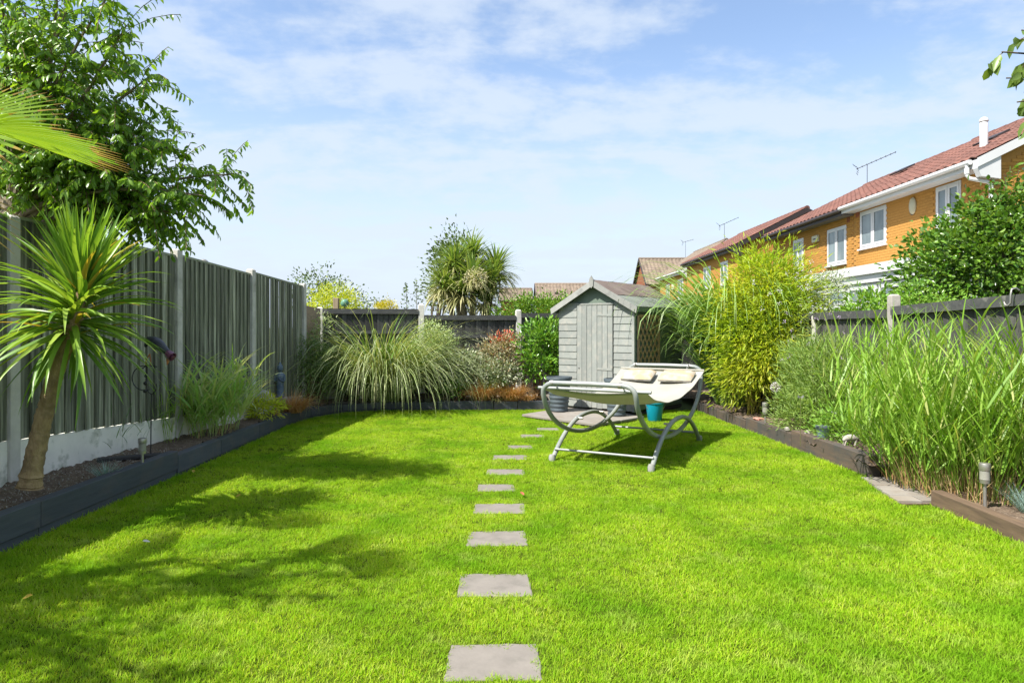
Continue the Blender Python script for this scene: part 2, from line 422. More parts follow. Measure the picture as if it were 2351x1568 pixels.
M['cord_trunk'] = pmat('cordyline_trunk', (0.46, 0.33, 0.18), (0.28, 0.185, 0.09), scale=9, stretch=(3, 3, 1.2), rough=0.95, bump=0.9, c3=(0.16, 0.11, 0.06), scale3=8, amt3=0.6, bdist=0.03)
M['stem'] = pmat('plant_stem', (0.12, 0.13, 0.04), (0.08, 0.08, 0.03), rough=0.8, bump=0.0)
M['stem_brown'] = pmat('brown_stem', (0.14, 0.09, 0.05), (0.09, 0.06, 0.035), rough=0.85, bump=0.2)
def glass_mat():
    m = pmat('window_glass', (0.075, 0.11, 0.12), (0.21, 0.25, 0.255), scale=1.1, rough=0.06, bump=0.0, spec=0.7, stretch=(1, 1, 0.5), objvar=0.25, detail=3)
    return m
M['glass'] = glass_mat()
def through(m, amt):
    t = m.node_tree; out = [n for n in t.nodes if n.type == 'OUTPUT_MATERIAL'][0]; b = [n for n in t.nodes if n.type == 'BSDF_PRINCIPLED'][0]
    tr = t.nodes.new('ShaderNodeBsdfTranslucent'); tr.inputs['Color'].default_value = (0.62, 0.60, 0.42, 1)
    ms = t.nodes.new('ShaderNodeMixShader'); ms.inputs[0].default_value = amt
    t.links.new(b.outputs[0], ms.inputs[1]); t.links.new(tr.outputs[0], ms.inputs[2]); t.links.new(ms.outputs[0], out.inputs[0])
through(M['sling'], 0.28)
def skyglass():
    m = pmat('skyglass', (0.05, 0.06, 0.07), (0.04, 0.05, 0.05), rough=0.1, bump=0.0, spec=0.6)
    return m
M['dark_glass'] = skyglass()
# ------------------------------------------------------------------ ground and beds
def flat(name, pts, z, mat, sub=0):
    b = B(); b.add([(x, y, z) for x, y in pts], [tuple(range(len(pts)))])
    return struct(b.build(name, mat))
flat('ground', [(-400, -60), (400, -60), (400, 900), (-400, 900)], -0.012, M['far_ground'])
LAWN = [(-3.48, -1.0), (-3.46, 7.1), (-3.45, 8.15), (-3.47, 9.4), (-3.49, 10.7), (-3.40, 11.6), (-3.02, 12.3), (-2.4, 12.62), (0.6, 12.72), (2.0, 12.6), (3.43, 12.6), (3.5, 10.4), (3.63, 7.0), (3.63, -1.0)]
flat('lawn', LAWN, 0.0, M['lawn'])

def bumpy_bed(name, x0, x1, y0, y1, zf, nx, ny, amp, seed, inside=None):
    rs = np.random.default_rng(seed)
    b = B(); vs = []; fs = []
    for j in range(ny + 1):
        for i in range(nx + 1):
            x = x0 + (x1 - x0) * i / nx; y = y0 + (y1 - y0) * j / ny
            vs.append((x, y, zf(x, y) + rs.normal() * amp))
    for j in range(ny):
        for i in range(nx):
            a = j * (nx + 1) + i
            cx, cy = x0 + (x1 - x0) * (i + .5) / nx, y0 + (y1 - y0) * (j + .5) / ny
            if inside is None or inside(cx, cy): fs.append((a, a + 1, a + nx + 2, a + nx + 1))
    b.add(vs, fs)
    return struct(b.build(name, M['earth'], smooth=True))
def lawn_edge_x(y):
    P = [p for p in LAWN[:8]]
    for (xa, ya), (xb, yb) in zip(P, P[1:]):
        if ya <= y <= yb: return xa + (xb - xa) * (y - ya) / (yb - ya)
    return P[-1][0]
bumpy_bed('left_bed_soil', -4.62, -1.2, 2.0, 13.6, lambda x, y: 0.21, 60, 200, 0.012, 1, lambda x, y: (x < lawn_edge_x(y) - 0.06 and y < 12.6) or y > 12.72)
bumpy_bed('back_bed_soil', -1.2, 0.72, 12.76, 14.4, lambda x, y: 0.12, 40, 34, 0.012, 2)
bumpy_bed('right_bed_soil', 3.5, 4.5, 6.9, 15.0, lambda x, y: 0.15, 24, 160, 0.012, 3, lambda x, y: x > 3.50 + (12.6 - y) * 0.023)
bumpy_bed('reed_bed_soil', 3.8, 4.5, 5.9, 7.0, lambda x, y: 0.03, 16, 26, 0.01, 4)
bumpy_bed('corner_bed_soil', 3.66, 4.5, 3.0, 5.9, lambda x, y: 0.07, 24, 70, 0.008, 5)

# soil crumbs and chips lying on the near end of the left bed
crumb = B()
rs = np.random.default_rng(11)
for i in range(1300):
    y = 4.3 + 3.2 * rs.random() ** 1.4; x = -4.25 + 0.68 * rs.random()
    s = 0.003 + 0.007 * rs.random() ** 3
    m = Euler(rs.random(3) * 6).to_matrix()
    crumb.box((x, y, 0.222 + s * 0.4), (s * 1.6, s, s * 0.7), m)
o = crumb.build('soil_crumbs', M['stone']); tag(o, 'pale crumbs and chips strewn on the soil of the left bed', 'soil', kind='stuff')

# ------------------------------------------------------------------ stepping stones
SLABS = [  # px, py of the centre, width in px, skew
    (1133, 1519, 212, 1.2), (1136, 1343, 165, 2.0), (1141, 1236, 134, 1.8), (1147, 1168, 117, 1.5), (1139, 1120, 84, 1.5),
    (1161, 1084, 87, 0.5), (1171, 1050.5, 77, 0.5), (1194, 1026.5, 57, 0.5), (1222, 1001, 55, 0.3), (1258, 986, 50, 0.2)]
SLAB_RECTS = []
words_ord = ['nearest', 'second nearest', 'third nearest', 'fourth', 'fifth', 'sixth', 'seventh', 'eighth', 'ninth', 'farthest']
for i, (px, py, wpx, sk) in enumerate(SLABS):
    c = G(px, py); w = 0.445 if i > 0 else 0.45
    w = wpx / F * c.y; d = [0.34, 0.36, 0.36, 0.30, 0.28, 0.27, 0.27, 0.24, 0.24, 0.25][i]
    a = R(sk)
    rs = np.random.default_rng(100 + i)
    pts = []
    K = 9
    edge = [(-1 + 2 * k / K, -1) for k in range(K)] + [(1, -1 + 2 * k / K) for k in range(K)] + [(1 - 2 * k / K, 1) for k in range(K)] + [(-1, 1 - 2 * k / K) for k in range(K)]
    for (ex, ey) in edge:
        x = ex * w / 2 * (1 - 0.012 * ey) + rs.normal() * 0.003; y = ey * d / 2 + rs.normal() * 0.003
        pts.append((x * math.cos(a) - y * math.sin(a), x * math.sin(a) + y * math.cos(a)))
    o = B().prism(pts, -0.04, 0.006).build('stepping_stone', M['slab'], None, bevel=0.006, world=Matrix.Translation((c.x, c.y, 0)) @ Matrix.Rotation(R(rs.normal() * 0.7), 4, 'X') @ Matrix.Rotation(R(rs.normal() * 0.7), 4, 'Y'))
    lab = ('grey concrete stepping stone in the lawn, ' + words_ord[i] + (' to the camera' if i < 3 else (' one counting from the camera' if i < 9 else ', beside the shed patio')))
    tag(o, lab, 'stepping stone', 'stepping stones across the lawn')
    SLAB_RECTS.append((c.x, c.y, w / 2, d / 2, a))

# ------------------------------------------------------------------ fences
def board_mesh(name, w, h, t, mat, tilt=0.028):
    b = B()
    pr = [(-w / 2, -t / 2 - tilt), (w / 2 + 0.03, -t / 2), (w / 2 + 0.03, t / 2 * 0.2), (-w / 2, t / 2 - tilt + 0.004)]
    vs = [(x, y, 0) for x, y in pr] + [(x, y, h) for x, y in pr]
    b.add(vs, [(3, 2, 1, 0), (4, 5, 6, 7)] + [(i, (i + 1) % 4, 4 + (i + 1) % 4, 4 + i) for i in range(4)])
    return b.mesh(name, mat)
def fence_panel(fence, p0, p1, z0a, z0b, z1a, z1b, nb, board_mat, rail_mat, face, rails=(), cap=True, back_rails=True):
    """one panel: a frame (capping and rails) carrying boards; face = +1/-1: side of the boards' laps"""
    p0 = Vector((p0[0], p0[1], 0)); p1 = Vector((p1[0], p1[1], 0))
    d = p1 - p0; L = d.length; d.normalize(); nrm = Vector((d.y, -d.x, 0)) * face
    fr = B()
    if cap:
        fr.beam(p0 + Vector((0, 0, z1a + 0.012)), p1 + Vector((0, 0, z1b + 0.012)), 0.05, 0.028)
    for (fz, off, hh, ww) in rails:
        fr.beam(p0 + nrm * off + Vector((0, 0, z0a + (z1a - z0a) * fz)), p1 + nrm * off + Vector((0, 0, z0b + (z1b - z0b) * fz)), ww, hh)
    panel = fr.build('panel', rail_mat, fence)
    w = L / nb
    me = board_mesh('board', w, 1.0, 0.014, board_mat)
    ang = math.atan2(d.y, d.x)
    rs = np.random.default_rng(int(abs(p0.x * 1000 + p0.y * 77)) + 5)
    for i in range(nb):
        t = (i + 0.5) / nb
        c = p0 + (p1 - p0) * t
        zb = z0a + (z0b - z0a) * t + rs.normal() * 0.003; zt = z1a + (z1b - z1a) * t - 0.004
        m = Matrix.Translation((c.x + nrm.x * rs.normal() * 0.002, c.y, zb)) @ Matrix.Rotation(ang + (PI if face < 0 else 0), 4, 'Z') @ Matrix.Rotation(rs.normal() * 0.003, 4, 'Y') @ Matrix.Diagonal((1, 1, zt - zb, 1))
        inst('board', me, panel, m)
    return panel
def post(fence, x, y, z, mat, w=0.1, ang=0.0, zb=-0.1, d=None):
    m = Matrix.Rotation(ang, 3, 'Z')
    d = d or w
    b = B(); h = z - zb
    b.box((0, 0, h / 2 - 0.01), (w, d, h - 0.02))
    n = len(b.v)
    b.add([(-w / 2, -d / 2, h - .0199), (w / 2, -d / 2, h - .0199), (w / 2, d / 2, h - .0199), (-w / 2, d / 2, h - .0199), (-w * .3, -d * .3, h), (w * .3, -d * .3, h), (w * .3, d * .3, h), (-w * .3, d * .3, h)],
          [(4, 5, 6, 7), (0, 1, 5, 4), (1, 2, 6, 5), (2, 3, 7, 6), (3, 0, 4, 7)])
    return b.build('post', mat, fence, bevel=0.006, world=Matrix.Translation((x, y, zb)) @ m.to_4x4())

# left: tall close-boarded panels between concrete posts on gravel boards
lf = thing('left_fence', 'tall dark green close-boarded fence with concrete posts and white gravel boards', 'fence', (-4.0, 7, 0))
LP = [(-4.32, 1.70, 2.50), (-4.17, 3.65, 2.48), (-4.055, 5.52, 2.45), (-3.81, 7.75, 2.43), (-3.62, 9.47, 2.35), (-3.45, 11.25, 2.26)]
LP = [(x * 1.07, y * 1.07, EYE + (z - EYE) * 1.07) for x, y, z in LP]
LT = [(2.44, 2.42), (2.44, 2.42), (2.43, 2.335), (2.35, 2.26), (2.29, 2.20)]
LB = [(0.66, 0.64), (0.66, 0.64), (0.63, 0.535), (0.53, 0.46), (0.47, 0.42)]
LT = [tuple(EYE + (z - EYE) * 1.07 for z in q) for q in LT]; LB = [tuple(EYE + (z - EYE) * 1.07 for z in q) for q in LB]
for i, (x, y, z) in enumerate(LP):
    post(lf, x, y, z, M['concrete'], 0.105, R(-6))
for i in range(5):
    (xa, ya, _), (xb, yb, _) = LP[i], LP[i + 1]
    d = Vector((xb - xa, yb - ya)).normalized()
    p0 = (xa + d.x * 0.055, ya + d.y * 0.055); p1 = (xb - d.x * 0.055, yb - d.y * 0.055)
    fence_panel(lf, p0, p1, *LB[i], *LT[i], 17, M['green_board'], M['green_rail'], 1)
    b = B()
    b.add([(p0[0] - .022, p0[1], 0.05), (p0[0] + .022, p0[1], 0.05), (p1[0] + .022, p1[1], 0.05), (p1[0] - .022, p1[1], 0.05),
           (p0[0] - .022, p0[1], LB[i][0] - .004), (p0[0] + .022, p0[1], LB[i][0] - .004), (p1[0] + .022, p1[1], LB[i][1] - .004), (p1[0] - .022, p1[1], LB[i][1] - .004)],
          [(0, 3, 2, 1), (4, 5, 6, 7), (0, 1, 5, 4), (1, 2, 6, 5), (2, 3, 7, 6), (3, 0, 4, 7)])
    b.build('gravel_board', M['gravel_board'], lf, bevel=0.004)

# short brown waney return at the left back corner
cf_ = thing('corner_fence', 'short brown horizontal-board fence return at the left back corner', 'fence', (-3.6, 12.3, 0))
for k in range(9):
    z = 0.22 + k * 0.19
    B().beam((-3.70, 12.10, z + 0.09 + 0.004 * (k % 2)), (-3.72, 13.22, z + 0.06), 0.018 + 0.006 * (k % 2), 0.2).build('board', M['brown_slat'], cf_)

# back: black boards on rails facing the garden
bf = thing('back_fence', 'low black boarded fence with horizontal rails and concrete posts at the back', 'fence', (-1, 13.9, 0))
BP = [(-3.74, 13.30, 1.93), (-1.82, 13.70, 2.00), (0.13, 14.11, 1.90), (2.08, 14.52, 1.9), (4.5, 15.0, 1.9)]
BT = [1.905, 1.785, 1.835, 1.83]
for (x, y, z) in BP: post(bf, x, y, z, M['concrete'], 0.11, R(12))
for i in range(4):
    (xa, ya, _), (xb, yb, _) = BP[i], BP[i + 1]
    d = Vector((xb - xa, yb - ya)).normalized()
    p0 = (xa + d.x * 0.06, ya + d.y * 0.06); p1 = (xb - d.x * 0.06, yb - d.y * 0.06)
    fence_panel(bf, p0, p1, 0.15, 0.15, BT[i], BT[i], 16, M['black_board'], M['black_rail'], -1 if False else 1,
                rails=((0.965, 0.045, 0.085, 0.045), (0.735, 0.04, 0.06, 0.045), (0.35, 0.04, 0.06, 0.045)), cap=False)
    B().beam((p0[0], p0[1], 0.07), (p1[0], p1[1], 0.07), 0.04, 0.15).build('gravel_board', M['concrete'], bf)

# right: dark boards and a heavy top rail
rf = thing('right_fence', 'weathered black fence with heavy top rail behind the tall reeds on the right', 'fence', (4.5, 9, 0))
RP = [(4.53, 3.9, 1.9), (4.53, 5.95, 1.93), (4.50, 8.05, 1.93), (4.50, 10.1, 1.72), (4.50, 12.1, 1.72), (4.5, 14.1, 1.72)]
for i, (x, y, z) in enumerate(RP):
    if i == 1: continue
    post(rf, x, y, z, M['concrete'] if i != 2 else M['white_stone'], 0.105)
RT = [(1.84, 1.83), (1.83, 1.775), (1.745, 1.745), (1.74, 1.74), (1.74, 1.74)]
for i in range(5):
    (xa, ya, _), (xb, yb, _) = RP[i], RP[i + 1]
    fence_panel(rf, (xa, ya + (0.06 if i != 1 else 0)), (xb, yb - (0.06 if i != 0 else 0)), 0.1, 0.1, *RT[i], 16, M['black_board'], M['black_rail'], -1,
                rails=((0.975, 0.05, 0.10, 0.05), (0.55, 0.04, 0.07, 0.05), (0.15, 0.04, 0.07, 0.05)), cap=False)

# ------------------------------------------------------------------ timber bed edging
def timber(parent, a, b, z0, z1, t, mat, name='sleeper', jig=0.0, seed=0):
    """timber from a to b (xy); front face on the line, thickness t to the left of a->b"""
    a = Vector((a[0], a[1])); c = Vector((b[0], b[1])); d = (c - a); L = d.length; d.normalize()
    n = Vector((-d.y, d.x)); mid = (a + c) / 2 + n * t / 2
    ang = math.atan2(d.y, d.x) - PI / 2
    return B().box((0, 0, 0), (t, L - 0.006, z1 - z0)).build(name, mat, parent, bevel=0.006,
        world=Matrix.Translation((mid.x, mid.y, (z0 + z1) / 2)) @ Matrix.Rotation(ang + jig, 4, 'Z'))
le = thing('left_bed_edging', 'black painted timber sleepers edging the left raised bed', 'bed edging', (-3.5, 7, 0))
LE = [(-3.47, 2.2), (-3.46, 5.02), (-3.455, 7.07), (-3.455, 8.12), (-3.47, 9.4), (-3.49, 10.7), (-3.41, 11.6), (-3.05, 12.3), (-2.4, 12.64), (-1.39, 12.62)]
for i, (a, b) in enumerate(zip(LE, LE[1:])):
    z1 = [0.272, 0.268, 0.222, 0.215, 0.21, 0.20, 0.17, 0.15, 0.15][i]
    zm = 0.075 if i < 2 else 0.03
    timber(le, a, b, zm + 0.004, z1, 0.10, M['sleeper_dark'])
    timber(le, (a[0] - 0.018, a[1]), (b[0] - 0.018, b[1]), -0.06, zm, 0.085, M['sleeper_dark'])
be = thing('back_bed_edging', 'grey timber sleepers edging the bed along the back fence', 'bed edging', (-0.3, 12.7, 0))
for i, (a, b, z1) in enumerate((((-0.35, 12.72), (-1.38, 12.6), 0.165), ((0.10, 12.74), (-0.345, 12.72), 0.155), ((0.74, 12.74), (0.105, 12.74), 0.165))):
    timber(be, b, a, -0.05, z1, 0.10, M['sleeper_dark'])
re_ = thing('right_bed_edging', 'brown and grey timber sleepers edging the right raised bed', 'bed edging', (3.55, 10, 0))
# far stretch: short upright lengths, near stretch: long sleepers
rs = np.random.default_rng(5)
ys = [12.62, 12.40, 12.2, 12.0, 11.8, 11.55, 11.0, 10.72, 10.5, 10.3]
for ya, yb in zip(ys, ys[1:]):
    xa = 3.43 + (12.6 - ya) * 0.035; xb = 3.43 + (12.6 - yb) * 0.035
    timber(re_, (xb + rs.normal() * 0.006, yb), (xa + rs.normal() * 0.006, ya), -0.06, 0.155 + rs.normal() * 0.008, -0.13, M['sleeper_brown'])
timber(re_, (3.57, 8.75), (3.515, 10.28), -0.05, 0.185, -0.13, M['sleeper_brown'])
timber(re_, (3.64, 6.98), (3.572, 8.74), -0.05, 0.228, -0.13, M['sleeper_brown'])
ce = thing('corner_bed_edging', 'brown timber frame of the low bed in the right foreground', 'bed edging', (3.65, 5, 0))
timber(ce, (3.60, 3.2), (3.635, 5.93), -0.05, 0.135, -0.10, M['sleeper_warm'])
timber(ce, (3.74, 5.93), (4.5, 6.0), -0.05, 0.115, -0.10, M['sleeper_warm'])
# beige pavers beside the reeds
pv = flat('paving', [(3.40, 5.95), (3.85, 5.98), (3.92, 6.95), (3.60, 6.95)], 0.004, M['earth'])
k = 0
for j in range(5):
    for i in range(2):
        y = 6.02 + j * 0.19 ; x = 3.50 + i * 0.21 + j * 0.035
        if x > 3.98: continue
        B().box((0, 0, 0), (0.20, 0.18, 0.03)).build('paver', M['flag'], pv, bevel=0.005, world=Matrix.Translation((x, y + 0.06, 0.012 + 0.002 * ((i + j) % 2))) @ Matrix.Rotation(R(-4), 4, 'Z'))

# shed patio
pt = thing('shed_patio', 'worn stone flag patio in front of the grey shed', 'patio', (1.2, 11.5, 0))
A_, B_, C_ = Vector((0.16, 11.62)), Vector((1.28, 10.42)), Vector((2.2, 11.34))
D_ = A_ + (C_ - B_) + Vector((0.05, 0.25))
def lerp2(u, v): return A_ * (1 - u) * (1 - v) + B_ * u * (1 - v) + C_ * u * v + D_ * (1 - u) * v
for i in range(2):
    for j in range(2):
        us = (i * 0.5 + 0.004, (i + 1) * 0.5 - 0.004); vs = (j * 0.5 + 0.004, (j + 1) * 0.5 - 0.004)
        q = [lerp2(us[0], vs[0]), lerp2(us[1], vs[0]), lerp2(us[1], vs[1]), lerp2(us[0], vs[1])]
        B().prism([(p.x, p.y) for p in q], 0.025, 0.062 + 0.003 * ((i + j) % 2)).build('flagstone', M['flag'], pt, bevel=0.006)
q = [lerp2(0.02, 0.03), lerp2(0.98, 0.03), lerp2(0.98, 0.98), lerp2(0.02, 0.98)]
B().prism([(p.x, p.y) for p in q], -0.02, 0.022).build('mortar_bed', M['mortar'] if False else M['earth'], pt)

# ------------------------------------------------------------------ shed
TH = R(38)
SC = Vector((2.09, 11.72, 0.06))
sv = Vector((-math.cos(TH), math.sin(TH), 0))      # along the front, right to left
su = Vector((math.sin(TH), math.cos(TH), 0))       # along the side, front to back
SW, SL = 1.545, 1.95
EV, APX = 1.90, 2.33                                # wall height at the eaves, apex (world z)
def SP(w, t, z): return SC + sv * w + su * t + Vector((0, 0, z - SC.z))
shed = thing('garden_shed', 'grey painted timber garden shed with felt roof and boarded door', 'shed', SP(SW / 2, SL / 2, 0.06))
core = B()
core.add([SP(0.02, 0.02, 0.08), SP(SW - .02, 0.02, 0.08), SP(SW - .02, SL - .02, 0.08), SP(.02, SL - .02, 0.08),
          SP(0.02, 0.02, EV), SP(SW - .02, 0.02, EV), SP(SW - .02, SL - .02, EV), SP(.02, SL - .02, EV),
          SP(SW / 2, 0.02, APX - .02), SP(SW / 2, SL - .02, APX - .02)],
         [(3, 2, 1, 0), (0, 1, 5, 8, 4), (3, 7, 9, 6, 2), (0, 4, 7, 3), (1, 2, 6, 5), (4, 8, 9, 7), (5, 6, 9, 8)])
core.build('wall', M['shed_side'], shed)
def roofz(w): return EV + (APX - EV) * (1 - abs(w - SW / 2) / (SW / 2))
DW0, DW1, DTOP = 0.40, 1.14, 1.93    # door: distance from the right corner
bh = 0.125
z = 0.10; k = 0
rs = np.random.default_rng(8)
def clad(w0, w1, z0, z1):
    """one lapped board on the front, bottom edge proud; clipped by the roof slope"""
    t = 0.014
    pts_lo = [(w0, z0), (w1, z0)]
    def zz(w): return min(z1, roofz(w) - 0.01)
    if zz(w0) <= z0 + 0.01 and zz(w1) <= z0 + 0.01: return
    ws = [w0 + (w1 - w0) * i / 6 for i in range(7)]
    ws = [w for w in ws if zz(w) > z0 + 0.002]
    if len(ws) < 2: return
    lo = [SP(w, -t, z0) for w in ws]; hi = [SP(w, -0.003, zz(w)) for w in ws]
    lob = [SP(w, 0.01, z0) for w in ws]; hib = [SP(w, 0.01, zz(w)) for w in ws]
    n = len(ws); b = B()
    b.add(lo + hi + lob + hib,
          [(i, i + 1, n + i + 1, n + i) for i in range(n - 1)] + [(2 * n + i, 3 * n + i, 3 * n + i + 1, 2 * n + i + 1) for i in range(n - 1)] +
          [(i, 2 * n + i, 2 * n + i + 1, i + 1) for i in range(n - 1)] + [(n + i, n + i + 1, 3 * n + i + 1, 3 * n + i) for i in range(n - 1)] +
          [(0, n, 3 * n, 2 * n), (n - 1, 3 * n - 1, 4 * n - 1, 2 * n - 1)])
    b.build('cladding_board', M['shed_paint'], shed)
while z < APX - 0.03:
    z1 = z + bh + 0.006
    dz = rs.normal() * 0.003
    if z < DTOP - 0.02:
        clad(0.03, DW0 - 0.012, z + dz, min(z1, 9)); clad(DW1 + 0.012, SW - 0.005, z - dz, min(z1, 9))
    else:
        clad(0.03, SW - 0.03, z + dz, z1)
    z += bh
# side cladding
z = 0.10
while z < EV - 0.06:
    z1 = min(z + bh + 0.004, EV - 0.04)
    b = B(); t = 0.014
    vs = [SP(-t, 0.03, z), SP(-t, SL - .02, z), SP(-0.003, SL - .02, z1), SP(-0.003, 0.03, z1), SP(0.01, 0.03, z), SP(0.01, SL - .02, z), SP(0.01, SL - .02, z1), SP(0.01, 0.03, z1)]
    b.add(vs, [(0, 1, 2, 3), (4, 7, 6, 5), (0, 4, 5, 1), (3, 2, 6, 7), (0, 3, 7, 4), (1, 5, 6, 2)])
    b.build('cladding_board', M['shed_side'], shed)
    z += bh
def sbeam(name, a, b, w, h, mat, up=None, parent=None, bevel=0.003):
    return B().beam(a, b, w, h, up or (0, 0, 1)).build(name, mat, parent or shed, bevel=bevel)
sbeam('corner_post', SP(0.0, -0.008, 0.08), SP(0.0, -0.008, EV - .02), 0.05, 0.045, M['shed_paint'], su)
# door
door = B().add([SP(DW0, -0.004, 0.09), SP(DW1, -0.004, 0.09), SP(DW1, -0.004, DTOP), SP(DW0, -0.004, DTOP),
                SP(DW0, 0.012, 0.09), SP(DW1, 0.012, 0.09), SP(DW1, 0.012, DTOP), SP(DW0, 0.012, DTOP)],
               [(0, 1, 2, 3), (4, 7, 6, 5), (0, 4, 5, 1), (3, 2, 6, 7), (0, 3, 7, 4), (1, 5, 6, 2)]).build('door', M['black'], shed)
nb = 7; bw = (DW1 - DW0) / nb
for i in range(nb):
    w = DW0 + bw * (i + .5)
    zt = DTOP - 0.004 + rs.normal() * 0.002
    sbeam('door_board', SP(w, -0.016, 0.095 + abs(rs.normal()) * 0.006), SP(w + rs.normal() * 0.001, -0.016, zt), bw - 0.006, 0.018, M['shed_paint'], su, door)
for zh in (1.755, 0.80):
    w0, w1 = DW0 + 0.01, DW0 + 0.31
    b = B(); z = zh
    pts = [SP(w0, -0.026, z - 0.024), SP(w1, -0.026, z - 0.015), SP(w1 + 0.006, -0.026, z), SP(w1, -0.026, z + 0.015), SP(w0, -0.026, z + 0.024)]
    b.plate(pts, -su * 0.007).build('hinge', M['shed_paint'], door)
B().lathe([(0.011, 0), (0.011, 0.006)], SP(DW1 - 0.05, -0.031, 0.80), 10, Matrix.Rotation(0, 3, 'X') @ su.to_track_quat('Z', 'Y').to_matrix()).build('keyhole', M['black'], door)
sbeam('door_head', SP(DW0 - .02, -0.012, DTOP + 0.022), SP(DW1 + .02, -0.012, DTOP + 0.022), 0.02, 0.03, M['shed_paint'])
# roof: two felt slopes, a paler felt strip along the eaves
OVF, OVS = 0.10, 0.075
sl_ = (APX - EV) / (SW / 2)
def RZ(w): return APX + 0.02 - sl_ * abs(w - SW / 2)
for side in (0, 1):
    wE = -OVS if side == 0 else SW + OVS
    fr_ = 0.45
    wM = wE + (SW / 2 - wE) * fr_
    nv = Vector((0, 0, 0.022))
    up_ = [SP(wM, -OVF, RZ(wM)), SP(SW / 2, -OVF, RZ(SW / 2)), SP(SW / 2, SL + OVF, RZ(SW / 2)), SP(wM, SL + OVF, RZ(wM))]
    lo_ = [SP(wE, -OVF, RZ(wE)), SP(wM, -OVF, RZ(wM) - .001), SP(wM, SL + OVF, RZ(wM) - .001), SP(wE, SL + OVF, RZ(wE))]
    # upper felt: gentle ripples, laid over the lower strip
    b = B(); nu, ns = 5, 26
    vs = []
    for j in range(ns + 1):
        for i in range(nu + 1):
            w = (wM - (0.03 if side == 0 else -0.03)) + (SW / 2 - wM) * i / nu * (1.0 + (0.03 / abs(SW / 2 - wM)))
            t = -OVF + (SL + 2 * OVF) * j / ns
            vs.append(SP(w, t, RZ(w) + 0.03 + 0.003 * math.sin(t * 9 + i * 1.3 + side) + (rs.normal() * 0.002)))
    n = len(vs)
    vs += [v - Vector((0, 0, 0.006)) for v in vs]
    fs = []
    for j in range(ns):
        for i in range(nu):
            a = j * (nu + 1) + i
            fs += [(a, a + 1, a + nu + 2, a + nu + 1), (n + a, n + a + nu + 1, n + a + nu + 2, n + a + 1)]
    for i in range(nu): fs += [(i, n + i, n + i + 1, i + 1), (ns * (nu + 1) + i, ns * (nu + 1) + i + 1, n + ns * (nu + 1) + i + 1, n + ns * (nu + 1) + i)]
    for j in range(ns):
        a = j * (nu + 1); fs += [(a, a + nu + 1, n + a + nu + 1, n + a)]
    b.add(vs, fs).build('roof_felt', M['felt_brown'], shed, smooth=True)
    B().plate(lo_, nv).build('eaves_felt', M['felt_green'], shed)
    # roof boards below, barge boards, eaves fascia
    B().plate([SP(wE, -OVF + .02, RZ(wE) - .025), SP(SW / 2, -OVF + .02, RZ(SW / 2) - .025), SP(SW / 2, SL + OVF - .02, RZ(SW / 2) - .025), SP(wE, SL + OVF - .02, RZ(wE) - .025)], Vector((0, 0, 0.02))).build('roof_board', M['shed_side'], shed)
    for t in (-OVF - 0.012,):
        a0 = SP(wE, t, RZ(wE)); a1 = SP(SW / 2, t, RZ(SW / 2))
        dn = Vector((0, 0, -0.085)); ext = (a0 - a1).normalized() * 0.05
        B().plate([a0 + ext + Vector((0, 0, 0.028)), a1 + Vector((0, 0, 0.028)), a1 + dn, a0 + dn + ext * 0.6], su * 0.016).build('bargeboard', M['white_flake'], shed)
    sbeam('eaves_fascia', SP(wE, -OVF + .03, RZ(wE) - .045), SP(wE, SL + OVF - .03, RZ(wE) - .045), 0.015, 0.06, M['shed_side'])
fin = [SP(SW / 2 + 0.045, -OVF - .03, APX + .055), SP(SW / 2, -OVF - .03, APX + .125), SP(SW / 2 - 0.045, -OVF - .03, APX + .055), SP(SW / 2 - 0.035, -OVF - .03, APX - .06), SP(SW / 2, -OVF - .03, APX - .10), SP(SW / 2 + 0.035, -OVF - .03, APX - .06)]
B().plate(fin, su * 0.014).build('finial', M['white_flake'], shed)
sbeam('floor_bearer', SP(0.0, 0.01, 0.03), SP(SW, 0.01, 0.03), 0.05, 0.055, M['dark_plank'])
sbeam('floor_bearer', SP(0.02, 0.05, 0.03), SP(0.02, SL, 0.03), 0.05, 0.055, M['dark_plank'])

# trellis hung on the shed's shaded side
tr = thing('trellis', 'brown diamond lattice trellis on the shaded side of the shed', 'trellis', SP(-0.04, 0.5, 0.9))
T0, T1, Z0, Z1 = 0.10, 0.90, 0.55, 1.74
def TP(t, z, o=0.0): return SP(-0.030 - o, t, z)
for a, b in (((T0, Z0), (T0, Z1)), ((T1, Z0), (T1, Z1)), ((T0, Z1), (T1, Z1)), ((T0, Z0), (T1, Z0))):
    vertical = a[0] == b[0]
    B().beam(TP(*a, 0.004), TP(*b, 0.004), 0.035 if vertical else 0.028, 0.022 if vertical else 0.037, -sv).build('frame_bar', M['trellis'], tr) if vertical else B().beam(TP(a[0] + .02, a[1], 0.004), TP(b[0] - .02, b[1], 0.004), 0.028, 0.037).build('frame_bar', M['trellis'], tr)
def clip(tc, sgn):
    lo, hi = -9, 9
    pts = []
    for s in np.linspace(-1.6, 1.6, 641):
        t = tc + s * 0.70; z = (Z0 + Z1) / 2 + sgn * s * 0.90
        if T0 <= t <= T1 and Z0 <= z <= Z1: pts.append((t, z))
    return (pts[0], pts[-1]) if len(pts) > 20 else None
for sgn, off in ((1, 0.0), (-1, 0.009)):
    for k in range(-9, 10):
        c = clip((T0 + T1) / 2 + k * 0.155, sgn)
        if c: B().beam(TP(*c[0], off), TP(*c[1], off), 0.030, 0.008, -sv).build('lath', M['trellis'], tr)

